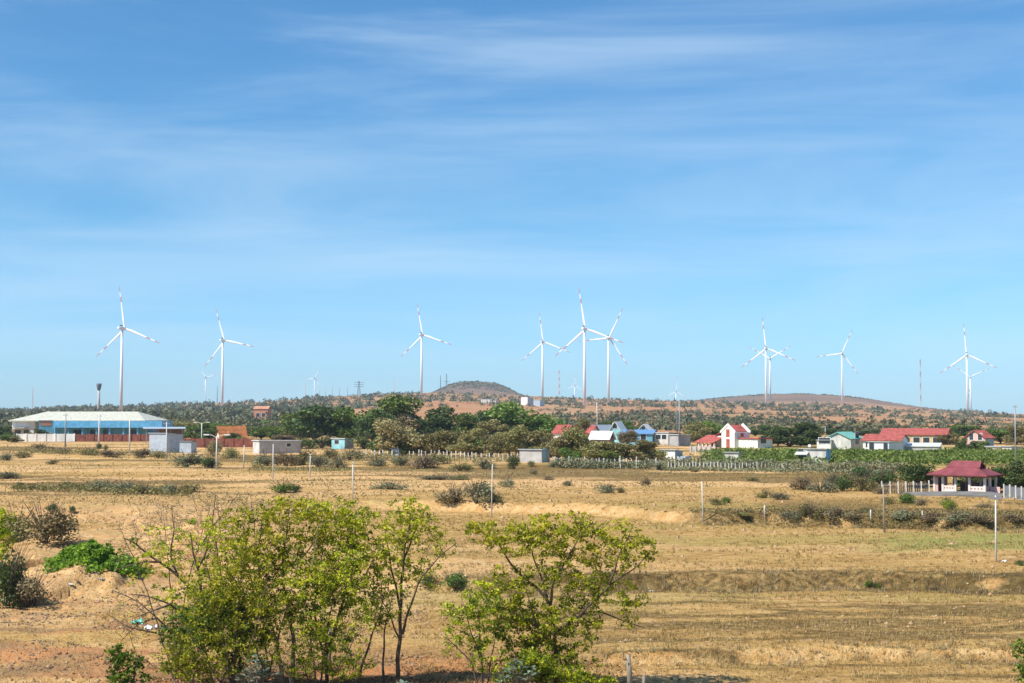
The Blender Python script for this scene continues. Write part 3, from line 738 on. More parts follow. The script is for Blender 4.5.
# lean-to behind the metal shed
r, w, l, z = root('open_shelter', 'open shelter with pale flat roof between blue warehouse and metal shed', 'shelter', 145, 185, None, 345, 0, None, 7)
h = Z(428.5, 345) - z
MB().prism([(-.4, h - .1), (l, h + .25), (l, h + .34), (-.4, h - .01)], 'x', -.3, w + .3).build('roof', M['grey_sheet'], r)
for u in (.05, .35, .65, .95):
    for yy in (.2, l - .4): MB().box(u * w - .08, u * w + .08, yy, yy + .16, -.8, h - .1 + yy * .06).build('column', M['grey_steel'], r)
MB().box(.3 * w, w, l - .2, l - .08, -.8, h - .2).build('back_wall', M['brown_wall'], r)
shed('metal_shed', 'tall grey corrugated metal shed in the dry field', 'shed', 150.2, 168, 184, gd(160, 452.5), -38, 433.4, 'grey_sheet', 'grey_sheet', slope=.35)
shed('metal_shed', 'low grey shed right beside the taller corrugated shed', 'shed', 180.5, 192, 197.5, gd(188, 453), -30, 441.4, 'grey_sheet', 'slate_roof', slope=.1)
# orange tiled house
house('tiled_house', 'small house with orange tiled roof and white gable behind the rust fence', 217, 221, 247, 322, -62, 437, 426.5, 'white_wall', 'orange_tile', 'y', win=[('f', .5, .5, 1.0, 1.0)])
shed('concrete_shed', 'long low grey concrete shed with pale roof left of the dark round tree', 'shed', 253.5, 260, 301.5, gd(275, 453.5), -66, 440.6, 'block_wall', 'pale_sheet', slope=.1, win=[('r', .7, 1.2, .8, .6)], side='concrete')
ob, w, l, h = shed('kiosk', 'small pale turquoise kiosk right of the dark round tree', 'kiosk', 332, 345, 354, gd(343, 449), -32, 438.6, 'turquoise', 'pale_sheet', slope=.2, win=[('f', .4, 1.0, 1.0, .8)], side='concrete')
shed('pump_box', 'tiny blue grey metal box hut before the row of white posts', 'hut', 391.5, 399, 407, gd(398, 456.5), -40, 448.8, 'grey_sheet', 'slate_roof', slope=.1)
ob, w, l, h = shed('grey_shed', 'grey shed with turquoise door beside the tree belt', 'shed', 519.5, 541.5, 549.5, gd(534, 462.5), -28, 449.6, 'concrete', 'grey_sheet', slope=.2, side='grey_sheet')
MB().box(w + .035, w + .06, l * .2, l * .5, 0, 2.0).build('door', M['turquoise'], ob)
# houses behind the olive trees
house('red_roof_house', 'white house with red roof, left one of the two red roofs behind the trees', 553, 566, 570, 325, -15, 433, 425.3, 'white_wall', 'red_tile', 'x', depth=9)
house('red_roof_house', 'house with red roof beside the slate roofed house', 575, 590, 594, 328, -15, 434, 425.8, 'white_wall', 'red_tile', 'x', depth=9)
house('slate_house', 'house with dark slate blue roof among the trees', 590, 612, 616, 345, -12, 431, 425.3, 'block_wall', 'slate_roof', 'x', depth=8)
house('grey_gable_house', 'low house with pale roof and dark brown gable before the slate house', 590, 609, 614, 310, -35, 437.5, 431.5, 'brown_wall', 'pale_sheet', 'x', gable='interior')
house('turquoise_house', 'narrow turquoise house with steep white edged gable', 609.5, 620, 624, 340, -10, 430, 422, 'turquoise', 'white_paint', 'y', depth=9, win=[('f', .5, 3.6, 1.0, 1.2)])
house('blue_house', 'blue house with blue roof wing and a small gable', 622, 652, 655, 320, -8, 433.8, 430.2, 'cyan_paint', 'blue_roof', 'x', depth=8, gable=None, win=[('f', .35, 1.2, 1.2, 1.2), ('f', .7, 1.2, 1.2, 1.2)])
house('blue_gable_house', 'small blue house with pointed white edged gable behind the blue wing', 638.5, 648, 650, 334, -8, 429.5, 424.6, 'blue_paint', 'white_paint', 'y', depth=7, win=[('f', .5, 3.0, .9, 1.0)])
shed('grey_block', 'flat grey building with pale roof right of the blue houses', 'building', 654, 668, 681, 320, -25, 432.6, 'block_wall', 'pale_sheet', slope=.3, win=[('f', .3, 1.3, 1.1, 1.0), ('f', .7, 1.3, 1.1, 1.0)])
shed('grey_block', 'lower grey block beside the utility pole, right of the blue houses', 'building', 669, 678, 690, 312, -25, 434.8, 'concrete', 'pale_sheet', slope=.2)
ob, w, l, h = shed('white_shed', 'white shed with side wall greyed for shade beside the hedge', 'shed', 660.3, 674.5, 682, gd(670, 461), -28, 450.0, 'white_wall', 'grey_sheet', slope=.25, side='grey_steel')
MB().prism([(.3, -.8), (l, -.8), (l, h - .9), (.3, h - .9)], 'x', w + .05, w + 1.6).build('lean_to', M['grey_sheet'], ob)
# white villa with red roofs
Dv = 298.
r, w, l, z = root('white_villa', 'white villa with red roofs, tall gable and columned porch', 'house', 721, 734, 749, Dv, -46)
h = Z(432.0, Dv) - z; rise = Z(425.4, Dv - 1) - z - h
MB().prism([(0, -1), (w, -1), (w, h), (w / 2, h + rise), (0, h)], 'y', 0, l).build('wall', M['white_wall'], r)
rm = MB(); gable_roof_y(rm, w, l - 1.0, h, rise, -.05, .10); o = rm.build('roof', M['red_tile'], r, loc=(0, .5, .03))
pp = MB()
for yy in (-.12, l - .08):
    for s_ in (0, 1):
        x0, x1 = ((-.3, w / 2) if s_ == 0 else (w + .3, w / 2)); k = rise / (w / 2)
        P = [(x0, h - .3 * k), (x1, h + rise), (x1, h + rise + .45), (x0, h - .3 * k + .45)]
        pp.prism(P if s_ else P[::-1], 'y', yy, yy + .2)
pp.build('parapet', M['white_paint'], r)
windows(r, [('f', .5, 2.3, .8, 1.4), ('f', .5, .1, .8, 1.6), ('r', .5, 2.3, .6, .6)], w, l, h, 'red_door', frame_mat='red_door')
MB().box(w * .12, w + 5.6, l * .25, l + 1.0, -1, Z(438.5, Dv) - z).build('side_wing', M['white_wall'], r)
MB().box(w * .12 - .3, w + 6.2, l * .2, l + 1.2, Z(438.5, Dv) - z + .003, Z(437.4, Dv) - z).build('wing_roof', M['red_tile'], r)
MB().box(w + 5.603, w + 5.65, l * .45, l * .8, 1.0, 2.4).build('window', M['glass_dark'], r)
MB().box(-2.6, -.003, 1.0, 4.6, -1, Z(435.8, Dv) - z).build('left_bay', M['white_wall'], r)
MB().prism([(-2.9, Z(436.3, Dv) - z), (.0, Z(430.6, Dv) - z), (.0, Z(430.0, Dv) - z), (-2.9, Z(435.6, Dv) - z)], 'y', .7, 4.9).build('bay_roof', M['red_tile'], r)
ph = Z(442.3, Dv) - z; pw = 5.4
MB().prism([(-1.9, ph - .1), (2.2, ph + 1.35), (2.2, ph + 1.5), (-1.9, ph + .05)], 'x', -pw - 1.0, -.4).build('porch_roof', M['red_tile'], r)
for i in range(5):
    MB().box(-pw + i * 1.15, -pw + i * 1.15 + .3, -1.6, -1.3, -1, ph - .1).build('column', M['pale_pink'], r)
MB().box(-pw - .6, -.5, 2.2, 2.3, -1, ph + .9).build('porch_wall', M['brown_wall'], r)
wall_run('garden_wall', 'low pale wall with pillars before the white villa', 'wall', 690, 714, 268, 446.5, 452, 'pale_pink', .2, 'pale_pink', 6)
# white block hut and concrete building by the crops
shed('block_hut', 'small plain white block hut at the edge of the crop rows', 'hut', 724, 737.5, 741, gd(730, 462.5), -14, 452.4, 'block_wall', 'concrete', slope=.1)
ob, w, l, h = shed('concrete_house', 'flat roofed raw concrete house with blue side wall in the crop rows', 'house', 798.5, 825, 829.5, gd(812, 463.5), -12, 449.0, 'block_wall', 'concrete', slope=.15, win=[('f', .16, .9, .8, .8)], side='blue_paint', door=(.06, .7, 2.0, 'interior'))
MB().prism([(-1.3, h - .75), (-.003, h - .45), (-.003, h - .35), (-1.3, h - .65)], 'x', -.4, w * .36).build('canopy', M['pale_sheet'], ob)
o = MB().tube([(0, 0, 0), (0, 0, .12), (0, .0, .13)], [.26, .2, .05], 12).build('dish', M['pale_sheet'], ob, loc=(w * .36, .5, h + .45)); o.rotation_euler = (1.0, 0, .3)
# grey barn with green roof, annex
ob, w, l, h = house('green_roof_barn', 'grey block barn with green sheet roof', 825, 850, 862, gd(840, 449.5), -28, 438.3, 432.4, 'block_wall', 'green_sheet', 'y', cat='barn', win=[('r', .5, 1.0, 1.4, 2.4)])
shed('annex', 'low white building with dark windows left of the green roofed barn', 'building', 816, 830, None, gd(823, 449.5), -10, 440.2, 'white_wall', 'concrete', depth=5, win=[('f', .35, 1.2, 1.1, 1.1), ('f', .75, 1.2, 1.1, 1.1)])
house('red_roof_house', 'white house with red roof and tan back wall right of the green roofed barn', 862, 899, 903, gd(880, 451), -10, 440.3, 434.6, 'white_wall', 'red_tile', 'x', depth=9, win=[('f', .15, .7, 1.0, 1.0), ('f', .85, .7, 1.0, 1.0)])
shed('white_annex', 'bright white block in front of the red roofed house', 'building', 866.5, 888, 902, gd(880, 453), -20, 442.0, 'white_paint', 'concrete', slope=.1, win=[('f', .2, .6, .9, 1.4), ('f', .85, .6, .8, 1.2)])
house('long_hall', 'long red roofed hall with yellow walls behind the red roofed house', 880, 945, 950, 330, -6, 434.6, 428.6, 'yellow_wall', 'red_tile', 'x', depth=13, cat='hall', win=[('f', u, .5, 1.4, 1.2) for u in (.1, .25, .4, .55, .7, .85)])
shed('grey_shack', 'long grey shack with pale roof before the long hall', 'shack', 889, 938, None, 276, -4, 446.2, 'concrete', 'pale_sheet', depth=6, slope=-.5)
ob, w, l, h = house('pink_house', 'two storey pink house with red gable roof and side wall coloured grey blue for shade', 964, 984, 992.5, 296, -30, 437.5, 430.6, 'pink_wall', 'red_tile', 'y', win=[('f', .32, 1.6, .9, 1.3), ('f', .75, 1.6, .9, 1.3)])
MB().box(w + .003, w + .04, .05, l - .05, -.6, h - .05).build('side_wall', M['grey_sheet'], ob)  # grey blue sheet puts the shade of this side into its colour
shed('pink_outbuilding', 'low pale pink outbuilding right of the pink house', 'building', 984, 999, None, 262, -6, 446.8, 'pale_pink', 'concrete', depth=4)
shed('pink_outbuilding', 'small pale pink hut with grey roof near the right edge', 'hut', 1001, 1010, 1020, 258, -30, 446.6, 'pale_pink', 'grey_sheet', slope=.2)
# far buildings
house('brick_building', 'far brick building among the trees above the orange roof', 254, 268, 271, 760, -12, 409, 406.4, 'brick', 'brick', 'x', depth=10, base_py=421, cat='building', win=[('f', .3, 2.2, 1.8, 2.0), ('f', .7, 2.2, 1.8, 2.0)])
shed('far_depot', 'far long white depot below the brown hill', 'depot', 481, 496, 497.5, 1500, -4, 399.2, 'white_wall', 'white_paint', depth=12)
shed('far_depot', 'far white depot with grey side, upper of two right of the hill', 'depot', 521, 527.5, 533, 1480, -35, 397.2, 'white_paint', 'white_paint', slope=.2, side='grey_sheet')
shed('far_depot', 'far low grey sheet depot, lower of two right of the hill', 'depot', 533.5, 540, 544.5, 1440, -30, 400.2, 'grey_sheet', 'pale_sheet', slope=.6)

# --- the pavilion
Dp = 132.; s = Dp / F
r, w, l, z = root('pavilion', 'open pavilion with maroon tiled roof and pale columns', 'pavilion', 931.5, 983, 995, Dp, -24, 490.8)
def hh(py): return Z(py, Dp) - z
MB().box(-.5, w + 1.0, -1.2, l + .5, -1.2, 0).build('floor', M['paving'], r)
e = hh(473.6); mt = hh(466.5); tp = hh(460.2); ov = .35
x0, x1, y0, y1 = -ov, w + ov + .1, -ov - .3, l + ov
q0, q1 = 1.15, w - 1.0; yf, yb = l * .26, l * .74; ym = l / 2
roof = MB(); th = .10
def sheet(P):
    n = len(P); roof.add(P + [(p[0], p[1], p[2] - th) for p in P], [tuple(range(n)), tuple(range(n, 2 * n))[::-1]] + [(i, n + i, n + (i + 1) % n, (i + 1) % n) for i in range(n)])
sheet([(x0, y0, e), (x1, y0, e), (q1, yf, mt), (q0, yf, mt)]); sheet([(x1, y1, e), (x0, y1, e), (q0, yb, mt), (q1, yb, mt)])
sheet([(x1, y0, e), (x1, y1, e), (q1, yb, mt), (q1, yf, mt)]); sheet([(x0, y1, e), (x0, y0, e), (q0, yf, mt), (q0, yb, mt)])
sheet([(q0 - .15, yf - .06, mt + .03), (q1 + .3, yf - .06, mt + .03), (q1 + .15, ym, tp), (q0 + .15, ym, tp)])
sheet([(q1 + .3, yb + .06, mt + .03), (q0 - .15, yb + .06, mt + .03), (q0 + .15, ym, tp), (q1 + .15, ym, tp)])
roof.build('roof', M['maroon_tile'], r)
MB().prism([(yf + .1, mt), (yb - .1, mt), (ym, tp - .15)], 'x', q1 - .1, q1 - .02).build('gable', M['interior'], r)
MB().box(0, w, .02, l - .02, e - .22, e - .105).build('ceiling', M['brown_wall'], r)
for u in (.0, .165, .41, .68, .97):
    for yy in (0, l - .22):
        MB().box(u * w, u * w + .2, yy, yy + .2, 0, e - .225).build('column', M['pale_pink'], r)
MB().box(w - .2, w, l / 2 - .1, l / 2 + .1, 0, e - .225).build('column', M['pale_pink'], r)
lw = hh(484.6)
for (u0, u1, y_) in ((.19, .40, .05), (.71, .965, .05)):
    o = MB().box(u0 * w, u1 * w, y_, y_ + .12, 0, lw).build('low_wall', M['pale_pink'], r)
    for k in range(4):
        c = (u0 + (u1 - u0) * (k + .5) / 4) * w; MB().box(c - .07, c + .07, y_ - .02, y_ - .003, lw * .55, lw * .72).build('vent_hole', M['brown_wall'], o)
MB().box(w * .98, w, .25, l / 2 - .15, 0, lw).build('side_wall', M['pink_wall'], r)
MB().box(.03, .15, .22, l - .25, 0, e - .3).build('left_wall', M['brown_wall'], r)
MB().box(.2, .09 * w, .06, .14, 0, e - .3).build('front_panel', M['pink_wall'], r)
MB().box(w + .05, w + 1.0, .9, 1.02, -.4, lw * .95).build('wing_wall', M['pink_wall'], r)
MB().box(.05, .15 * w, l * .5, l * .5 + .1, 0, e - .3).build('partition', M['pink_wall'], r)
MB().box(.45 * w, .66 * w, l - .5, l - .42, 0, .9).build('railing', M['brown_wall'], r)
MB().box(.3 * w, .9 * w, l - .15, l - .05, 0, .8).build('back_rail', M['brown_wall'], r)
# paved apron before the pavilion
xa, ya = X(895, 124), 124
ap = MB().prism([(X(900, 128.5), 128.5), (X(908, 126.2), 126.2), (X(950, 124.2), 124.2), (X(1000, 122), 122), (X(1004, 124.5), 124.5), (X(985, 130), 130)], 'z', gz(X(960, 120), 120) - .8, max(gz(X(k, 122), 122) for k in (900, 930, 960, 1000)) + .05).build('pavement', M['paving'])
ap['kind'] = 'structure'

# ------------------------------------------------------------------ fences of concrete posts
def post_fence(name, label, pa, pb, spacing_px, hpx, mat='pale_post', th=.07, wires=2, panel=None, jitter=1.0, seed=1, d_a=None, d_b=None):
    rng = random.Random(seed)
    A = ground(*pa) if d_a is None else (X(pa[0], d_a), d_a, 0); B = ground(*pb) if d_b is None else (X(pb[0], d_b), d_b, 0)
    n = max(2, int(abs(pb[0] - pa[0]) / spacing_px)); z0 = gz(A[0], A[1])
    r = thing(name, label, 'fence', (A[0], A[1], z0))
    tops = []
    for i in range(n + 1):
        t = i / n + rng.uniform(-.2, .2) / n * jitter
        x = A[0] + (B[0] - A[0]) * t; y = A[1] + (B[1] - A[1]) * t; z = gz(x, y)
        h = hpx * (A[1] + (B[1] - A[1]) * t) / F * rng.uniform(1 - .15 * jitter, 1 + .12 * jitter)
        lean = rng.uniform(-.05, .05) * h * jitter; p = (x - A[0], y - A[1], z - z0)
        MB().tube([(p[0], p[1], p[2] - .3), (p[0] + lean, p[1], p[2] + h)], [th, th * .9], 4).build('post', M[mat], r)
        tops.append((p[0], p[1], p[2], h))
    if wires:
        wm_ = MB()
        for k in range(wires):
            f = .9 - .35 * k
            for a, b in zip(tops[:-1], tops[1:]):
                wm_.tube([(a[0], a[1], a[2] + a[3] * f), (b[0], b[1], b[2] + b[3] * f)], [.012, .012], 3, False)
        wm_.build('wire', M['grey_steel'], r)
    if panel:
        pm_ = MB()
        for a, b in zip(tops[:-1], tops[1:]):
            L = math.hypot(b[0] - a[0], b[1] - a[1]); k = max(3, int(L / .22))
            for j in range(1, k):
                f = j / k; x = a[0] + (b[0] - a[0]) * f; y = a[1] + (b[1] - a[1]) * f; zz = a[2] + (b[2] - a[2]) * f
                pm_.box(x - .045, x + .045, y - .015, y + .015, zz, zz + a[3] * .86)
        pm_.build('bars', M[panel], r)
    return r
post_fence('post_fence', 'row of short white posts before the pale dry trees', (354, 456.5), (392, 456.5), 4.0, 6, seed=3, th=.11)
post_fence('post_fence', 'row of white posts between the tiny box hut and the grey shed', (410, 458), (517, 461.5), 4.2, 8, seed=4, th=.10)
post_fence('post_fence', 'row of white posts from the grey shed to the white shed', (552, 465), (660, 466.5), 4.0, 7, seed=5, th=.085)
post_fence('post_fence', 'close row of white posts before the crop rows', (668, 469), (868, 471), 3.6, 7, seed=6, th=.085)
post_fence('post_fence', 'taller spaced white posts in the hedge left of the white shed', (556, 467), (655, 469.5), 15, 12, seed=7, th=.09)
post_fence('bar_fence', 'grey bar fence with white posts left of the pavilion', (882, 493.8), (929, 493.2), 7.2, 12.5, th=.085, wires=0, panel='dark_steel', jitter=.15, seed=8)
post_fence('bar_fence', 'short bar fence with white posts right of the pavilion', (1004, 498), (1040, 502), 6.0, 14, th=.09, wires=1, panel='grey_steel', jitter=.15, seed=9)
post_fence('post_fence', 'row of posts before the low wall of the white villa', (690, 455), (722, 456), 5.5, 6, seed=10, th=.1)

# ------------------------------------------------------------------ poles and masts
def pole(px, base, top, wpx, mat, label, name='pole', cat='pole', d=None, arm=None, cap=None, lamp=False, group=None):
    if d is None: x, y, z = ground(px, base)
    else: x, y = X(px, d), d; z = gz(x, y)
    h = Z(top, y) - z; rr = max(wpx * y / F / 2, .02)
    r = thing(name, label, cat, (x, y, z), 0, group); lr = random.Random(int(px * 10)); r.rotation_euler = (lr.uniform(-.02, .02), lr.uniform(-.022, .022), 0)
    MB().tube([(0, 0, -.5), (0, 0, h * .5), (0, 0, h)], [rr, rr * .9, rr * .75], 8).build('shaft', M[mat], r, True)
    if arm:
        for (f, L) in arm: MB().box(-L, L, -.05, .05, h * f - .06, h * f + .06).build('crossarm', M['grey_steel'], r)
    if cap: MB().box(-rr * 1.5, rr * 1.5, -rr * 1.5, rr * 1.5, h, h + rr * 2).build('cap', M[mat], r)
    if lamp:
        for sgn in ((-1, 1) if lamp == 2 else (-1,)):
            MB().tube([(0, 0, h - .3), (sgn * .5, 0, h + .1), (sgn * 1.1, 0, h + .18)], [.05, .04, .04], 5).build('arm', M['pale_post'], r)
            MB().box(sgn * 1.3 - .35, sgn * 1.3 + .35, -.12, .12, h + .1, h + .24).build('lamp_head', M['white_paint'], r)
    return r
pole(216.5, 470, 436, 1.6, 'pale_post', 'pale lamp pole with twin arms in the field right of the dark shrubs', 'lamp_post', 'lamp post', lamp=2)
pole(243.7, 468, 445, 1.1, 'pale_post', 'short plain pole between lamp pole and concrete shed')
pole(273, 479, 444, 1.2, 'pale_post', 'thin pale pole before the long concrete shed')
pole(309.8, 478, 455, 1.3, 'pale_post', 'short pale pole with cap right of the long concrete shed', cap=True)
pole(352.7, 500, 463, 1.4, 'pale_post', 'pale pole with small cap standing above the yellow green trees', cap=True)
pole(491.5, 516, 464, 1.2, 'pale_post', 'thin tan pole right of the big grey shrub')
pole(703, 523, 481, 1.3, 'pale_post', 'pale leaning pole on the bank in the middle of the field')
pole(764.5, 517.5, 504.5, 1.5, 'pale_post', 'short white stub post on the bank', 'stub_post', 'post')
pole(870.8, 521, 509, 1.6, 'pale_post', 'short white stub post below the bar fence', 'stub_post', 'post')
pole(922.5, 520, 510, 1.4, 'pale_post', 'short grey stub post below the pavilion', 'stub_post', 'post')
pole(884.6, 533, 484, 1.9, 'wood_stake', 'brown weathered pole before the bar fence')
pole(996, 562, 495, 1.9, 'pale_post', 'white concrete pole with short crosspiece standing in the green field', arm=((.96, .35),))
pole(166.7, 461, 422, 1.3, 'pale_post', 'pale utility pole before the corrugated shed', 'utility_pole', 'utility pole', arm=((.96, .5),))
pole(201.7, 447, 423, 1.2, 'pale_post', 'pale lamp pole by the rust fence', 'lamp_post', 'lamp post', lamp=2)
pole(65.3, 447, 413.5, 1.6, 'grey_steel', 'grey utility pole before the white boundary wall', 'utility_pole', 'utility pole', arm=((.95, .5),))
pole(98.6, 446, 414.5, 1.8, 'pale_post', 'brownish utility pole before the middle of the blue warehouse', 'utility_pole', 'utility pole', arm=((.95, .5),))
pole(129.6, 451, 419.5, 1.5, 'pale_post', 'pale utility pole before the right part of the blue warehouse', 'utility_pole', 'utility pole', arm=((.95, .5),))
pole(460, 455, 444.5, 1.3, 'pale_post', 'small pale pole among the dry trees')
pole(597.3, 430, 402.5, 1.0, 'pale_post', 'white street lamp pole above the dark slate roof', 'lamp_post', 'lamp post', d=560, lamp=1)
pole(679.4, 448, 400, 1.3, 'grey_steel', 'tall thin pole beside the white shed', 'utility_pole', 'utility pole', d=330, arm=((.97, .8), (.9, .6)))
pole(676.6, 446, 410, 1.4, 'dark_steel', 'shorter dark pole left of the tall thin pole', 'utility_pole', 'utility pole', d=335)
pole(741.5, 452, 428, 1.2, 'grey_steel', 'thin pole before the white villa', 'utility_pole', 'utility pole', d=300)
pole(824.6, 450, 426.5, 1.0, 'grey_steel', 'thin pole above the raw concrete house', 'utility_pole', 'utility pole', d=300)
pole(811, 434, 393, .8, 'dark_steel', 'tall thin dark pole on the slope right of the dark tree', 'utility_pole', 'utility pole', d=520, arm=((.97, 1.2),))
pole(942, 458, 446.5, .9, 'pale_post', 'small white pole in the crop rows behind the pavilion', d=250)
pole(1014, 470, 405, 1.5, 'grey_steel', 'tall grey utility pole right of the pavilion', 'utility_pole', 'utility pole', d=190, arm=((.97, .25),))
pole(914.5, 446, 437, .9, 'grey_steel', 'small pole before the long red roofed hall', d=360)
# wooden stakes nearest the viewer
def stake(px, top, d, wpx, lean, label):
    x, y = X(px, d), d; z = gz(x, y); h = Z(top, d) - z; rr = wpx * d / F / 2
    o = MB().tube([(0, 0, -.3), (lean * .5, 0, h * .5), (lean, 0, h)], [rr, rr * 1.05, rr * .85], 8).build('wooden_stake', M['wood_stake'], None, True, (x, y, z))
    tag(o, label, 'stake')
stake(629, 652, 46.5, 5.2, -.06, 'tall weathered wooden stake at the bottom edge')
stake(642, 672, 46.3, 3.6, .02, 'short wooden stake right of the tall one')
stake(331, 622, 50, 4, .02, 'grey stake half hidden between the slender trees')
def lattice(px, base_d, top, label, wpx=2.2, arms=0, mat='grey_steel', cat='mast', name='lattice_mast', taper=.25, guy=False, bands=False):
    d = base_d; x, y = X(px, d), d; z = gz(x, y); h = Z(top, d) - z; b = wpx * d / F / 2; n = 8
    r = thing(name, label, cat, (x, y, z)); m = MB(); t = max(.10, .16 * d / F)
    def c(k, i):
        f = k / n; q = b * (1 - f * (1 - taper)); sx, sy = ((1, 1), (1, -1), (-1, -1), (-1, 1))[i % 4]; return (sx * q, sy * q, h * f)
    for k in range(n):
        m.cm = 1 if bands and k % 2 else 0
        for i in range(4):
            m.tube([c(k, i), c(k + 1, i)], [t, t], 4, False); m.tube([c(k, i), c(k + 1, i + 1)], [t * .6, t * .6], 3, False); m.tube([c(k + 1, i), c(k + 1, i + 1)], [t * .6, t * .6], 3, False)
    m.build('frame', [M[mat], M['blade_red']], r)
    for k in range(arms):
        f = .62 + .14 * k; L = b * 3.2
        MB().tube([(-L, 0, h * f), (L, 0, h * f)], [t * 1.2, t * 1.2], 4).build('crossarm', M[mat], r)
    return r
lattice(359, 2150, 381, 'far lattice power pylon with crossarms on the ridge', 3, 3, cat='pylon', name='power_pylon', mat='dark_steel')
lattice(446.5, 2350, 374, 'far radio mast with antennas before the brown hill', 1.8, 1, mat='dark_steel')
lattice(440.5, 2350, 375.5, 'thin dark mast left of the radio mast at the brown hill', .8, 0, mat='dark_steel')
lattice(394.5, 2200, 377.5, 'pale thin mast on the ridge above the big green tree', .6, 0, mat='pale_post')
lattice(559.2, 2300, 370.5, 'red and white banded mast right of the brown hill', .8, 0, mat='pale_post', bands=True, taper=1)
lattice(920.4, 2600, 359.5, 'very thin red and white mast in the haze on the right', .7, 0, mat='pale_post', bands=True, taper=1)
lattice(33, 1700, 387, 'thin pale mast above the far trees at left', .9, 0, mat='pale_post')
lattice(305.5, 2300, 383.5, 'thin pale mast left of a tiny turbine on the ridge', .7, 0, mat='pale_post')
lattice(217.5, 2600, 386.5, 'thin mast left of the turbine above the orange house', .7, 0)
for (px, top, lab) in ((332.3, 384, 'first thin post of the row on the ridge'), (339.6, 386.5, 'second thin post of the row on the ridge'), (325.6, 388, 'low thin post at the left of the row on the ridge'), (347.6, 386, 'thin post left of the power pylon'), (319.8, 389, 'lowest thin post beside a tiny turbine'), (492.8, 383.2, 'thin post on the crest of the brown hill')):
    pole(px, 395, top, .45, 'grey_steel', lab, d=2200 if px < 400 else 2900)
# water tower
x, y = X(99.2, 1250), 1250; z = gz(x, y); h = Z(383.5, y) - z
t = thing('water_tower', 'slim water tower with dark funnel shaped tank behind the blue warehouse', 'water tower', (x, y, z))
MB().tube([(0, 0, -2), (0, 0, h * .8)], [1.25, 1.05], 14).build('shaft', M['concrete'], t, True)
MB().tube([(0, 0, h * .78), (0, 0, h * .9), (0, 0, h * .96), (0, 0, h)], [1.1, 2.0, 2.25, 2.1], 16).build('tank', M['dark_steel'], t, True)

# ------------------------------------------------------------------ trees in the middle distance
T = tree_px
T(318, 447, 56, 43, 'leaf_dark', 'big dark round tree left of the turquoise kiosk', d=352)
T(301, 446, 34, 30, 'leaf_green', 'green tree on the left flank of the big dark round tree', d=362)
T(283, 447, 26, 22, 'leaf_green', 'smaller green tree over the long concrete shed', d=372)
T(286, 447, 22, 13, 'leaf_brush', 'brown dry bush tree against the big dark round tree', d=345)
T(358, 447, 38, 36, 'leaf_green', 'mid green tree right behind the turquoise kiosk', d=350)
T(388, 448, 58, 55, 'leaf_green', 'tallest light green tree of the belt left of the hill', d=352)
T(372, 449, 36, 36, 'leaf_dark', 'dark tree in front of the tallest light green tree', d=340)
T(409, 448, 30, 36, 'leaf_brush', 'brownish tree at the right shoulder of the tallest tree', d=346)
T(430, 448, 40, 34, 'leaf_dark', 'dark green tree below the left foot of the brown hill', d=348)
T(453, 448, 38, 38, 'leaf_dark', 'blackish green tree below the middle of the brown hill', d=350)
T(474, 448, 36, 36, 'leaf_green', 'green tree below the far long white depot', d=346)
T(493, 448, 34, 34, 'leaf_dark', 'dark tree left of the broad bright green tree', d=342)
T(515, 449, 50, 49, 'leaf_green', 'broad bright green tree at the right end of the belt', d=346)
T(541, 449, 34, 36, 'leaf_green', 'green tree left of the red roofs', d=344)
T(497, 449, 28, 27, 'leaf_olive', 'olive tree before the broad bright green tree', d=330)
T(383, 454, 24, 20, 'leaf_dark', 'very dark shaded tree right of the kiosk')
T(398, 456, 40, 34, 'leaf_dry', 'pale dry tan tree before the tallest tree')
T(425, 456, 28, 22, 'leaf_dry', 'small tan dry tree right of the pale dry tree')
T(441, 456, 30, 27, 'leaf_olive', 'olive tan tree in the middle of the dry row')
T(468, 457, 32, 26, 'leaf_olive', 'olive tree over the shaded gap in the dry row')
T(490, 457, 26, 20, 'leaf_olive', 'low olive tree left of the grey shed')
T(509, 456, 30, 28, 'leaf_olive', 'olive tree left behind the grey shed')
T(532, 455, 34, 27, 'leaf_olive', 'olive tree right behind the grey shed')
T(449, 456, 18, 15, 'leaf_dark', 'small dark tree in the gap of the dry row')
T(404, 456, 26, 14, 'leaf_green', 'low green tree under the pale dry tree')
T(559, 461, 32, 26, 'leaf_olive', 'olive tree before the left red roof')
T(578, 461, 30, 31, 'leaf_olive', 'yellowish olive tree between the two red roofs')
T(597, 462, 30, 22, 'leaf_olive', 'olive tree below the dark brown gable')
T(614, 462, 30, 21, 'leaf_olive', 'olive tree below the turquoise house')
T(634, 462, 34, 20, 'leaf_olive', 'wide olive tree before the blue houses')
T(652, 461, 26, 18, 'leaf_olive', 'olive tree left behind the white shed')
T(571, 463, 20, 14, 'leaf_green', 'low green tree behind the posts before the red roofs')
T(612, 463, 20, 13, 'leaf_green', 'low green tree behind the spaced posts in the hedge')
T(627, 447, 18, 18, 'leaf_brush', 'greyish tree between the turquoise house and the blue house', d=312)
T(580, 437, 14, 16, 'leaf_olive', 'yellow green tree between the two red roofs', d=322)
T(620, 440, 30, 20, 'leaf_green', 'round green tree behind the turquoise house', d=470)
T(698, 452, 26, 28, 'leaf_olive', 'olive tree left of the white villa porch', d=322)
T(712, 448, 30, 28, 'leaf_green', 'green tree behind the red porch roof', d=352)
T(681, 451, 16, 14, 'leaf_green', 'small green tree beside the white shed', d=325)
T(790, 452, 44, 27, 'leaf_dark', 'broad dark tree right of the white villa', d=300)
T(808, 452, 26, 24, 'leaf_dark', 'dark tree left of the low building with dark windows', d=296)
T(777, 450, 24, 22, 'leaf_dark', 'dark tree touching the wing of the white villa', d=310)
T(739, 452, 14, 12, 'leaf_dark', 'small dark tree before the white villa', d=305)
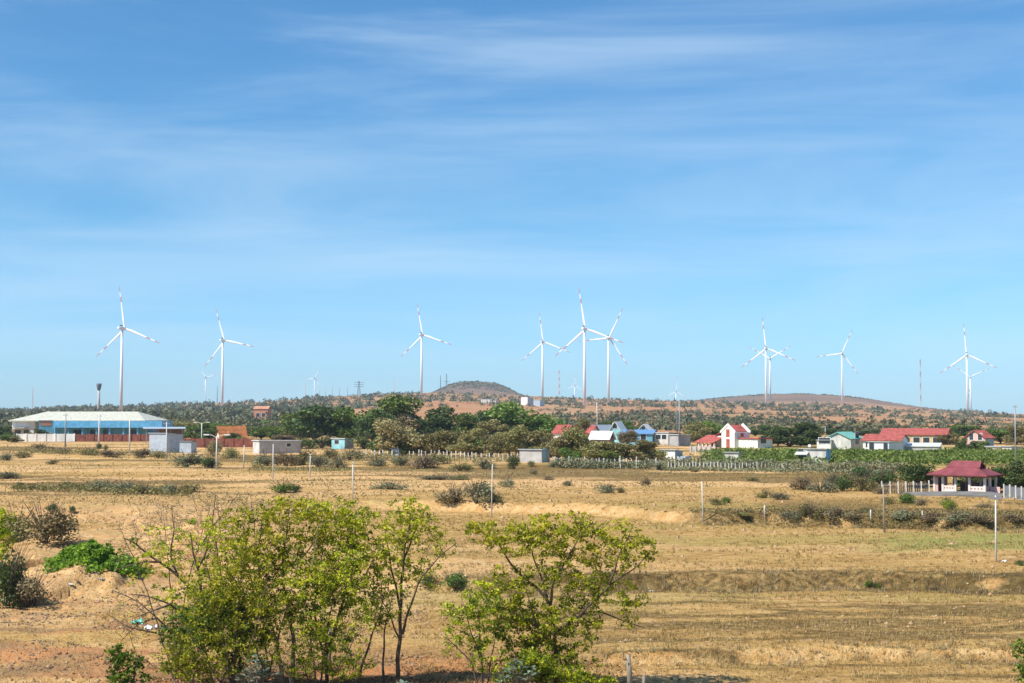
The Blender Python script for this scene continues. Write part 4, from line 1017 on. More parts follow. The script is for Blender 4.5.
T(728, 452, 9, 9, 'leaf_green', 'little green tree below the gable of the white villa', d=300)
for (px, w_, h_, d, m_, lab) in ((772, 24, 19, 450, 'leaf_dark', 'dark tree behind the wing of the white villa'), (795, 24, 16, 460, 'leaf_dark', 'dark tree top behind the broad dark tree'), (838, 28, 16, 450, 'leaf_dark', 'dark tree behind the green barn roof'), (868, 28, 15, 455, 'leaf_dark', 'dark tree between barn roof and long hall'),
        (755, 22, 17, 455, 'leaf_green', 'green tree behind the red gable of the white villa'), (958, 30, 19, 420, 'leaf_green', 'green tree between long hall and pink house'), (925, 22, 12, 330, 'leaf_green', 'green tree before the long hall'), (912, 20, 16, 345, 'leaf_dark', 'dark tree right of the white annex block'), (946, 20, 12, 325, 'leaf_olive', 'olive tree left of the pink house'),
        (999, 26, 17, 330, 'leaf_green', 'green tree right of the pink house'), (1016, 24, 18, 320, 'leaf_olive', 'olive tree at the right edge above the small pink hut'), (972, 12, 5, 270, 'leaf_dark', 'dark low tree before the pink house'), (960, 10, 6, 268, 'leaf_dark', 'dark low tree left before the pink house'), (982, 10, 5, 266, 'leaf_green', 'green low tree right before the pink house')):
    tree_px(px, 445, w_, h_, m_, lab, d=d)
for (px, py, w_, h_, m_, lab) in ((300, 448, 30, 12, 'leaf_green', 'low bushy growth under the green tree left of the big dark round tree'), (322, 448, 30, 13, 'leaf_dark', 'low dark growth under the big dark round tree'), (364, 449, 28, 14, 'leaf_green', 'low green growth just right of the kiosk'),
        (420, 452, 36, 17, 'leaf_green', 'low green growth behind the small tan dry tree'), (455, 452, 36, 18, 'leaf_dark', 'low dark growth behind the olive tan tree'), (484, 453, 36, 18, 'leaf_green', 'low green growth behind the low olive tree left of the grey shed'), (518, 454, 36, 18, 'leaf_green', 'low green growth behind the grey shed'), (545, 456, 34, 16, 'leaf_olive', 'olive growth right of the grey shed before the red roofs'),
        (586, 458, 34, 14, 'leaf_olive', 'low olive growth below the right red roof'), (606, 459, 34, 13, 'leaf_green', 'low green growth below the turquoise house'), (643, 459, 34, 12, 'leaf_olive', 'low olive growth below the blue houses')):
    bush_px(px, py, w_, h_, m_, lab)
# left: trees round the warehouse and the orange roof
for (px, w_, h_, d, m_, lab) in ((195, 26, 21, 380, 'leaf_green', 'green tree right of the open shelter'), (207, 18, 17, 316, 'leaf_dark', 'dark tree left of the orange roof'), (232, 16, 11, 306, 'leaf_dark', 'dark tree before the orange roof'), (243, 14, 9, 304, 'leaf_green', 'small green tree at the right of the orange roof'),
        (262, 24, 20, 390, 'leaf_green', 'green tree right of the orange tiled house'), (176, 24, 18, 420, 'leaf_green', 'green tree behind the right end of the warehouse'), (160, 22, 22, 500, 'leaf_olive', 'olive tree above the right end of the warehouse'), (225, 30, 20, 450, 'leaf_green', 'green tree above the orange roof'),
        (248, 26, 18, 460, 'leaf_dark', 'dark tree above the right end of the orange roof'), (190, 28, 24, 520, 'leaf_olive', 'olive tree above the corrugated shed'), (210, 26, 22, 540, 'leaf_green', 'green tree high above the rust fence'), (34, 12, 13, 372, 'leaf_olive', 'small olive tree before the white end wall'),
        (44, 16, 15, 376, 'leaf_dark', 'dark tree before the small blue gatehouse'), (3, 18, 20, 375, 'leaf_dark', 'dark tree at the far left edge by the warehouse'), (10, 16, 11, 355, 'leaf_green', 'low green tree at the left end of the white wall'), (18, 12, 8, 352, 'leaf_olive', 'small olive tree at the left end of the white wall'),
        (64, 12, 8, 366, 'leaf_green', 'small green tree behind the white wall'), (72, 12, 8, 367, 'leaf_olive', 'small yellow green tree behind the right end of the white wall'), (108, 22, 25, 560, 'leaf_olive', 'yellowish tree top above the warehouse roof'), (272, 22, 18, 440, 'leaf_green', 'green tree left of the dark round tree')):
    tree_px(px, 445, w_, h_, m_, lab, d=d)

# ------------------------------------------------------------------ shrubs of the dry field
B = bush_px
B(186, 467, 38, 15, 'leaf_grey', 'dark grey green shrub before the low grey shed')
B(210, 468, 24, 13, 'leaf_dark', 'dark shrub left of the lamp pole with twin arms')
B(213, 466, 20, 17, 'leaf_dry', 'straw coloured shrub behind the lamp pole with twin arms', d=236)
B(231, 458, 16, 12, 'leaf_olive', 'yellowish shrub right of the lamp pole')
B(266, 466, 26, 14, 'leaf_grey', 'grey green shrub before the left end of the long concrete shed')
B(286, 466, 26, 15, 'leaf_brush', 'dark brown shrub before the long concrete shed')
B(303, 465, 24, 17, 'leaf_olive', 'olive shrub at the right end of the long concrete shed')
B(318, 467, 24, 12, 'leaf_grey', 'dark grey shrub before the kiosk')
B(338, 468, 18, 12, 'leaf_grey', 'grey shrub right before the kiosk')
B(350, 462, 24, 13, 'leaf_dry', 'pale straw shrub right of the kiosk', d=218)
B(330, 458, 20, 10, 'leaf_olive', 'olive shrub just below the kiosk')
B(41, 452, 26, 9, 'leaf_brush', 'brown dry brush below the white boundary wall')
B(66, 454, 22, 7, 'leaf_brush', 'low brown brush below the white wall and utility pole')
B(89, 455, 24, 8, 'leaf_olive', 'low olive brush below the rust fence')
B(112, 457, 26, 8, 'leaf_brush', 'low brown brush strip below the sand heap')
B(140, 457, 26, 9, 'leaf_brush', 'brown brush left of the corrugated shed')
B(158, 457, 20, 7, 'leaf_dry', 'pale dry brush at the foot of the corrugated shed')
B(98, 449, 8, 6, 'leaf_dark', 'tiny dark shrub at the foot of the brownish utility pole')
B(106, 450, 5, 6, 'leaf_dark', 'tiny dark shrub right of the brownish utility pole')
B(8, 460, 20, 8, 'leaf_grey', 'grey green shrub at the left edge of the far field')
B(24, 458, 16, 7, 'leaf_olive', 'small olive shrub near the left edge of the far field')
B(53, 464, 14, 5, 'leaf_olive', 'small low olive shrub alone in the far left field')
B(8, 479, 24, 8, 'leaf_grey', 'grey shrub at the left edge in the mid field')
B(20, 489, 15, 8, 'leaf_dark', 'dark shrub left in the weed strip')
B(34, 489, 14, 5, 'leaf_grey', 'low grey shrub next to the dark one in the weed strip')
B(67, 488, 13, 7, 'leaf_dark', 'dark small shrub in the middle of the left weed strip')
B(82, 489, 24, 6, 'leaf_grey', 'low grey shrub in the left weed strip')
B(104, 491, 30, 12, 'leaf_grey', 'grey green shrub at the centre of the weed strip')
B(125, 493, 32, 13, 'leaf_grey', 'large grey shrub of the weed strip')
B(146, 494, 28, 11, 'leaf_olive', 'olive shrub right of the large grey one in the weed strip')
B(168, 494, 30, 11, 'leaf_grey', 'grey shrub at the right end of the weed strip')
B(53, 512, 14, 9, 'leaf_dark', 'small dark shrub above the pale dry bush at left')
B(71, 514, 9, 7, 'leaf_dark', 'tiny dark shrub right of another above the pale dry bush')
B(190, 492, 24, 9, 'leaf_olive', 'olive shrub behind the bare branches')
B(283, 492, 32, 11, 'leaf_green', 'green shrub above the dense yellow green trees')
B(296, 492, 14, 9, 'leaf_dark', 'dark shrub at the right end of the green one above the trees')
B(377, 466, 26, 9, 'leaf_grey', 'grey green shrub below the short white posts')
B(402, 466, 22, 10, 'leaf_grey', 'grey shrub left of the burnt looking one')
B(424, 468, 28, 13, 'leaf_brush', 'dark brown shrub in the middle of the far field')
B(432, 464, 36, 12, 'leaf_olive', 'olive shrub behind the dark brown one')
B(460, 471, 24, 9, 'leaf_olive', 'olive shrub below the small pale pole')
B(484, 469, 22, 11, 'leaf_grey', 'grey shrub left of the dark upright one near the grey shed')
B(514, 469, 13, 15, 'leaf_dark', 'upright dark shrub before the grey shed')
B(389, 489, 34, 8, 'leaf_grey', 'low grey green shrub right of the pole with cap')
B(442, 480, 34, 6, 'leaf_grey', 'low flat grey shrub strip in the mid field')
B(462, 480, 24, 6, 'leaf_olive', 'low olive shrub in the flat strip')
B(455, 502, 34, 16, 'leaf_brush', 'brown twiggy shrub at the left of the big grey shrub')
B(476, 502, 38, 22, 'leaf_grey', 'big grey green shrub left of the thin tan pole')
B(497, 502, 16, 10, 'leaf_olive', 'small olive shrub at the right of the big grey shrub')
B(506, 487, 17, 10, 'leaf_grey', 'grey shrub in the mid field right of the thin tan pole')
B(534, 474, 12, 6, 'leaf_brush', 'small brown shrub below the grey shed')
B(548, 480, 14, 5, 'leaf_brush', 'small flat brown shrub in the mid field')
B(569, 486, 13, 6, 'leaf_grey', 'small round grey shrub in the mid field')
B(606, 493, 22, 11, 'leaf_grey', 'round grey green shrub in the middle of the sandy field')
B(620, 493, 12, 7, 'leaf_olive', 'small shrub touching the round one in the sandy field')
B(645, 486, 10, 9, 'leaf_brush', 'small upright brown shrub in the sandy field')
B(659, 470, 14, 9, 'leaf_grey', 'grey shrub before the white shed')
B(531, 466, 8, 6, 'leaf_olive', 'tiny olive shrub at the left foot of the grey shed')
B(553, 467, 10, 8, 'leaf_grey', 'grey shrub at the right foot of the grey shed')
B(696, 472, 9, 4, 'leaf_olive', 'tiny olive shrub in the sand below the post row')
B(753, 481, 14, 5, 'leaf_olive', 'low olive shrub alone in the pale sand')
B(765, 498, 16, 9, 'leaf_olive', 'olive shrub at the left tip of the shrub bank')
B(778, 500, 22, 8, 'leaf_grey', 'low grey shrub of the shrub bank')
B(803, 490, 24, 15, 'leaf_brush', 'brown grey shrub in the middle of the shrub bank')
B(820, 492, 26, 13, 'leaf_grey', 'grey green shrub of the shrub bank, right of the brown one')
B(842, 491, 28, 18, 'leaf_dark', 'dark shrub of the shrub bank below the concrete house')
B(862, 491, 28, 17, 'leaf_olive', 'olive dark shrub left of the bar fence')
B(866, 480, 32, 15, 'leaf_dark', 'dark tall shrub above the shrub bank')
B(886, 482, 28, 15, 'leaf_dark', 'dark shrub above the bar fence')
B(852, 482, 18, 9, 'leaf_dark', 'small dark shrub at the left of the tall dark one')
B(877, 487, 30, 16, 'leaf_dark', 'dark bushy shrub by the left end of the bar fence')
B(852, 487, 26, 13, 'leaf_olive', 'olive shrub in the middle of the dark shrub bank')
B(830, 485, 20, 12, 'leaf_grey', 'grey green shrub at the upper left of the dark shrub bank')
B(880, 494, 14, 9, 'leaf_brush', 'brown shrub at the left end of the bar fence')
T(918, 487, 28, 25, 'leaf_dark', 'small dark round tree left of the pavilion')
T(934, 486, 12, 13, 'leaf_olive', 'small olive tree touching the left eave of the pavilion')
T(1003, 492, 26, 27, 'leaf_dark', 'dark tree covering the right eave of the pavilion')
T(1022, 492, 26, 28, 'leaf_dark', 'dark tree at the right edge beside the pavilion')
T(966, 489, 20, 16, 'leaf_dark', 'dark round tree seen through the pavilion')
T(990, 486, 20, 13, 'leaf_dark', 'dark tree seen between the right columns of the pavilion')
for (px, py, w_, h_, m_, lab) in ((742, 517, 22, 5, 'leaf_olive', 'low olive weeds on the bank right of the leaning pole'), (716, 505, 18, 8, 'leaf_olive', 'olive shrub behind the leaning pole'), (728, 503, 14, 7, 'leaf_green', 'small green shrub right behind the leaning pole'), (790, 519, 24, 9, 'leaf_grey', 'grey low shrub on the bank right of the white stub'),
        (812, 518, 26, 17, 'leaf_olive', 'yellow olive shrub in the middle of the bank'), (832, 519, 30, 13, 'leaf_brush', 'dark brown shrub strip on the bank'), (852, 520, 24, 10, 'leaf_brush', 'dark brown low shrub before the weathered pole'), (903, 503, 24, 11, 'leaf_green', 'green shrub below the bar fence'), (888, 504, 14, 9, 'leaf_olive', 'small olive shrub below the left end of the bar fence'),
        (922, 505, 18, 8, 'leaf_brush', 'brown weeds below the right end of the bar fence'), (907, 521, 28, 11, 'leaf_grey', 'grey green shrub on the bank below the pavilion'), (930, 522, 24, 10, 'leaf_brush', 'dark brown shrub right of the grey stub post'), (951, 512, 16, 13, 'leaf_young', 'yellow green shrub before the pavilion steps'), (946, 505, 14, 9, 'leaf_olive', 'olive tuft at the edge of the paved apron'),
        (955, 523, 34, 12, 'leaf_grey', 'dark grey shrub below the yellow green one'), (978, 524, 28, 11, 'leaf_brush', 'brown shrub left of the white concrete pole'), (1012, 523, 20, 8, 'leaf_brush', 'brown weeds right of the white concrete pole'), (868, 512, 18, 6, 'leaf_olive', 'low olive weeds on the slope below the bar fence'), (985, 508, 22, 6, 'leaf_brush', 'low brown weeds at the right of the paved apron'),
        (874, 588, 16, 9, 'leaf_fresh', 'small bright green shrub on the middle bank'), (1020, 565, 16, 6, 'leaf_dark', 'low dark shrub at the right edge of the green field'), (934, 590, 12, 5, 'leaf_brush', 'small brown weed clump on the middle bank')):
    bush_px(px, py, w_, h_, m_, lab)
bush_px(450, 586, 34, 13, 'leaf_green', 'wide green shrub behind the slender trees')
bush_px(428, 586, 22, 13, 'leaf_green', 'smaller green shrub left of the wide one behind the slender trees')
bush_px(457, 587, 16, 11, 'leaf_grey', 'pale cactus like shrub before the wide green one')

# hedge of grey crop plants along the post rows, and the dark crop rows behind
def leafy_stuff(name, label_pts, size, mat, seed, asp=.7, kind='stuff'):
    rng = np.random.default_rng(seed); P = label_pts; n = len(P)
    V = leaf_quads(P, size * rng.uniform(.6, 1.4, n), rng, asp)
    rnd = np.clip(.5 * vn(P[:, 0] / 3, P[:, 1] / 3 + P[:, 2] * 2, seed) + .25 + rng.normal(size=n) * .15, 0, 1)
    o = bpy.data.objects.new(name, quads_mesh(name, V, M[mat], rnd)); COL.objects.link(o); o['kind'] = kind; return o
def strip_points(rng, pa, pb, n, hgt, wid, step=None):
    A = ground(*pa); Bq = ground(*pb); t = rng.random(n)
    if step: t = (np.floor(t * step) + .5 + rng.normal(size=n) * .14) / step
    x = A[0] + (Bq[0] - A[0]) * t; y = A[1] + (Bq[1] - A[1]) * t + rng.normal(size=n) * wid
    z = terrain(x, y) + rng.random(n) ** .8 * hgt * (.55 + .9 * vn(x / 2.5, y, 5))
    return np.stack([x, y, z], 1)
rg = np.random.default_rng(77)
leafy_stuff('hedge', np.concatenate([strip_points(rg, (555, 468), (664, 469.5), 4200, 1.0, .9), strip_points(rg, (664, 467), (905, 471.5), 9500, 1.1, .8, 62), strip_points(rg, (664, 470), (890, 474), 3500, .5, .9)]), .24, 'leaf_grey', 5)
leafy_stuff('weeds', np.concatenate([strip_points(rg, (356, 458), (520, 462), 3200, .7, 2.5), strip_points(rg, (20, 453), (180, 459), 3200, .8, 3.), strip_points(rg, (20, 489), (190, 495), 3600, .5, 2.0), strip_points(rg, (250, 470), (350, 471), 1500, .5, 1.5)]), .2, 'leaf_olive', 6)
cr_ = []
for k in range(15):
    d = 196 + k * 4.3
    n = 1150; u = rg.random(n); px = 705 + u * 330; x = (px - 512) / F * d
    st = np.floor(x / 2.2) * 2.2 + 1.1 + rg.normal(size=n) * .5; y = d + rg.normal(size=n) * .55
    cr_.append(np.stack([st, y, terrain(st, y) + rg.random(n) ** .7 * .8 * (.45 + 1.0 * vn(st / 6., y / 5., 18))], 1))
leafy_stuff('crop_rows', np.concatenate(cr_), .42, 'leaf_green', 7)
bp_ = []
for (x0, x1, py, hgt, n) in ((770, 880, 518, .4, 2200), (880, 1040, 523, .45, 3000), (690, 770, 512, .25, 900)):
    bp_.append(strip_points(rg, (x0, py), (x1, py + 2), n, hgt, .9))
leafy_stuff('bank_weeds', np.concatenate(bp_), .12, 'leaf_olive', 8)

# ------------------------------------------------------------------ scrub and woods on the long rise
rs = random.Random(9); pts = []
while len(pts) < 7000:
    px = rs.uniform(-60, 1090); d = math.exp(rs.uniform(math.log(450), math.log(2250)))
    x = X(px, d)
    dens = .02 + .75 * float(sst(.50, .58, fbm(np.array([x / 95.]), np.array([d / 150.]), 201, 3))[0])
    if px > 330 and d < 750: dens *= .45
    if px < 330: dens = max(dens, .55 - .2 * (px > 260)) if d > 700 else .6
    if 535 < px < 760 and 1500 < d < 2150: dens = max(dens, .55)
    if 300 < px < 560 and 1500 < d < 2150: dens = max(dens, .7)
    if 750 < px < 900 and 1500 < d < 2000: dens = max(dens, .55)
    if rs.random() < dens: pts.append((px, d, x))
def far_size(px, d):
    big = px < 330 and d > 600
    h = rs.uniform(3.0, 7.0) if big else rs.uniform(1.2, 3.4) * (1.35 if d > 1400 else 1)
    return h * (rs.uniform(1.0, 1.8) if big else rs.uniform(1.2, 3.6)), h * (1 if big else rs.choice((.6, .8, 1, 1.5)))
pts = [(px, d, x) + far_size(px, d) for (px, d, x) in pts]
pts.sort(key=lambda p: -p[4] / p[1])
n_ind = 0; rest = []
for (px, d, x, w_, h_) in pts:
    if n_ind < 250 and 5 < px < 1019:
        if px < 330:
            lab, nm, ct, gp = 'dull green tree in the scattered wood rising behind the warehouse and orange roof', 'tree', 'tree', 'trees on the far left rise'
        else:
            lab, nm, ct, gp = 'dull grey green scrub bush dotted on the red slope behind the houses', 'scrub_bush', 'bush', 'scrub bushes on the red slope'
        m_ = rs.choice(['leaf_green', 'leaf_olive', 'leaf_scrub', 'leaf_scrub', 'leaf_scrub'])
        plant(nm, SP_, ('foliage', 'stems'), lab, ct, x, d, gz(x, d) - .1, w_, h_, m_, gp); n_ind += 1
    else: rest.append((x, d, w_, h_))
R_ = np.array(rest); rg = np.random.default_rng(12)
k = 26; C = np.repeat(R_, k, 0); u = unit(rg.normal(size=(len(C), 3))); u[:, 2] = np.abs(u[:, 2]); r_ = rg.random(len(C)) ** .5
P = np.stack([C[:, 0] + u[:, 0] * r_ * C[:, 2] / 2, C[:, 1] + u[:, 1] * r_ * C[:, 2] / 2, np.zeros(len(C))], 1)
P[:, 2] = np.repeat(terrain(R_[:, 0], R_[:, 1]), k) + u[:, 2] * r_ * C[:, 3]
V = leaf_quads(P, C[:, 3] * rg.uniform(.3, .6, len(C)), rg, .75)
rnd = np.clip(np.repeat(rg.random(len(R_)), k) * .7 + rg.random(len(C)) * .3, 0, 1)
o = bpy.data.objects.new('scrub', quads_mesh('scrub', V, M['leaf_scrub'], rnd)); COL.objects.link(o); o['kind'] = 'stuff'
# low dark scrub covering the two hills
n = 9000; hx = np.concatenate([X(478, 2900) + rg.normal(size=n // 2) * 75, X(806, 2750) + rg.normal(size=n // 2) * 190]); hy = 2680 + rg.random(n) * 260
P = np.stack([hx, hy, terrain(hx, hy) + rg.random(n) * 1.2], 1)
kp = fbm(P[:, 0] / 22., P[:, 1] / 30., 215, 4) > .47; P = P[kp]; V = leaf_quads(P, rg.uniform(1.5, 4.5, len(P)), rg, .8)
o = bpy.data.objects.new('hill_scrub', quads_mesh('hill_scrub', V, M['leaf_scrub'], rg.random(len(P)))); COL.objects.link(o); o['kind'] = 'stuff'

# ------------------------------------------------------------------ dry grass, stubble and clods on the near field
def grass(name, n, dmin, dmax, mat, hmin, hmax, seed, dens, pxr=(-60, 1084), blades=6, wid=.014):
    rg = np.random.default_rng(seed)
    d = dmin * (dmax / dmin) ** (rg.random(n * 3)); px = rg.uniform(*pxr, n * 3); x = (px - 512) / F * d
    keep = rg.random(n * 3) < dens(px, d, x); d, px, x = d[keep][:n], px[keep][:n], x[keep][:n]; n = len(d)
    z = terrain(x, d); k = blades
    base = np.repeat(np.stack([x, d, z], 1), k, 0) + np.concatenate([rg.normal(size=(n * k, 2)) * .05, np.full((n * k, 1), -.01)], 1)
    h = np.repeat(rg.uniform(hmin, hmax, n), k) * rg.uniform(.6, 1.2, n * k)
    a = rg.random(n * k) * 6.283; lean = rg.uniform(.1, .9, n * k)
    tip = base + np.stack([np.cos(a) * lean * h, np.sin(a) * lean * h, h], 1)
    sc = (wid * (base[:, 1] / 60))[:, None]
    side = np.stack([-np.sin(a), np.cos(a), 0 * a], 1) * sc
    V = np.stack([base - side, base + side, tip], 1)
    rnd = np.clip(np.repeat(vn(x / 2., d / 2., seed), k) * .7 + rg.random(n * k) * .35, 0, 1)
    o = bpy.data.objects.new(name, quads_mesh(name, V, M[mat], rnd)); COL.objects.link(o); o['kind'] = 'stuff'
def dens_dry(px, d, x):
    f = sst(.4, .58, fbm(x / 5., d / 2.5, 301, 3)) * .9 + .1
    return f * np.where((px < 420) & (d < 100), .25, 1.)
grass('dry_grass', 23000, 43, 170, 'grass_dry', .05, .2, 31, dens_dry)
def dens_bank(px, d, x):
    _, b1, b2, b3 = bank_lines(x, d)
    return ((np.abs(d - b1 + .3) < 1.5) & (px > 440)) * .95 * sst(.38, .5, fbm(x / 3., d / 2., 305, 3)) + ((np.abs(d - b2) < .8) & (px > 570)) * .5 + ((np.abs(d - b3) < 2.2) & (px > 700)) * .8
grass('bank_grass', 8000, 46, 125, 'leaf_brush', .15, .42, 32, dens_bank)
def dens_green(px, d, x): return sst(.45, .6, fbm(x / 5., d / 3., 303, 3)) * (sst(78, 83, d) * (1 - sst(93, 97, d)) * sst(830, 930, px) + .06)
grass('green_grass', 9000, 60, 130, 'grass_green', .05, .16, 33, dens_green)
rg = np.random.default_rng(41); n = 5200
d = 43 * (120 / 43) ** rg.random(n); px = rg.uniform(-40, 1064, n); x = (px - 512) / F * d
kp = fbm(x / 4., d / 2., 401, 3) > .47; d, x = d[kp], x[kp]; n = len(d); z = terrain(x, d)
s_ = .025 + .11 * rg.random(n) ** 4; s_ *= d / 60
oc = np.array([[1, 0, 0], [-1, 0, 0], [0, 1, 0], [0, -1, 0], [0, 0, .8], [0, 0, -.6]]); tf = np.array([[0, 2, 4], [2, 1, 4], [1, 3, 4], [3, 0, 4]])
VV = oc[None] * s_[:, None, None] * rg.uniform(.6, 1.4, (n, 6, 3)) + np.stack([x, d, z], 1)[:, None]
o = bpy.data.objects.new('clods', quads_mesh('clods', VV[:, tf].reshape(-1, 3, 3), M['clod'], np.repeat(rg.random(n), 4))); COL.objects.link(o); o['kind'] = 'stuff'

def stones(name, n, d0, d1, pxr, smin, smax, mat, seed, dens):
    rg = np.random.default_rng(seed); d = d0 * (d1 / d0) ** rg.random(n); px = rg.uniform(*pxr, n); x = (px - 512) / F * d
    kp = rg.random(n) < dens(px, d, x); d, x = d[kp], x[kp]; n = len(d); z = terrain(x, d); s_ = smin + (smax - smin) * rg.random(n) ** 5
    VV = oc[None] * s_[:, None, None] * rg.uniform(.6, 1.4, (n, 6, 3)) + np.stack([x, d, z], 1)[:, None]
    o = bpy.data.objects.new(name, quads_mesh(name, VV[:, tf].reshape(-1, 3, 3), M[mat], np.repeat(rg.random(n), 4))); COL.objects.link(o); o['kind'] = 'stuff'
M['gravel'] = leafmat('gravel', [(.09, .06, .035), (.20, .125, .07), (.31, .21, .12), (.38, .27, .16)], 0, .9)
M['leaf_litter'] = leafmat('leaf_litter', [(.10, .05, .02), (.22, .11, .045), (.33, .19, .08), (.20, .16, .06)], .1, .8)
stones('gravel', 26000, 43, 72, (-50, 430), .012, .10, 'gravel', 91, lambda p, d, x: sst(.40, .56, fbm(x / 2.5, d / 1.2, 92, 3)))
stones('gravel', 9000, 43, 68, (430, 1074), .012, .085, 'gravel', 93, lambda p, d, x: sst(.46, .6, fbm(x / 3.5, d / 1.0, 94, 3)))
rg = np.random.default_rng(95); n = 16000
d = rg.uniform(43.5, 52, n); px = np.concatenate([rg.uniform(100, 640, n // 2), 300 + 120 * rg.normal(size=n - n // 2)]); x = (px - 512) / F * d
kp = fbm(x / 1.5, d / 1.2, 96, 3) > .42; d, x = d[kp], x[kp]
P = np.stack([x, d, terrain(x, d) + .02 + rg.random(len(x)) * .03], 1)
o = bpy.data.objects.new('leaf_litter', quads_mesh('leaf_litter', leaf_quads(P, rg.uniform(.05, .13, len(P)), rg, .6, np.tile([[0, 0, 1.]], (len(P), 1)), 1.2), M['leaf_litter'], rg.random(len(P)))); COL.objects.link(o); o['kind'] = 'stuff'

# low weeds in patches over the far half of the field
rg = np.random.default_rng(120); n = 90000
d = 118 * (330 / 118.) ** rg.random(n); px = rg.uniform(-40, 1064, n); x = (px - 512) / F * d
f = fbm(x / 16., d / 7., 121, 4); kp = (f > .54) & (rg.random(n) < sst(.54, .62, f) * np.where((px > 690) & (d > 160), .35, 1)); d, x, f = d[kp], x[kp], f[kp]
P = np.stack([x, d, terrain(x, d) + rg.random(len(x)) * np.clip((f - .5) * 4, .1, .5)], 1)
rnd = np.clip(vn(x / 6., d / 5., 122) * .8 + rg.normal(size=len(x)) * .15 + .1, 0, 1)
M['leaf_weeds'] = leafmat('leaf_weeds', [(.15, .15, .06), (.24, .20, .085), (.32, .25, .11), (.36, .28, .12)], .2, .8)
o = bpy.data.objects.new('field_weeds', quads_mesh('field_weeds', leaf_quads(P, rg.uniform(.10, .26, len(P)) * (d / 200) ** .5, rg, .7), M['leaf_weeds'], rnd)); COL.objects.link(o); o['kind'] = 'stuff'

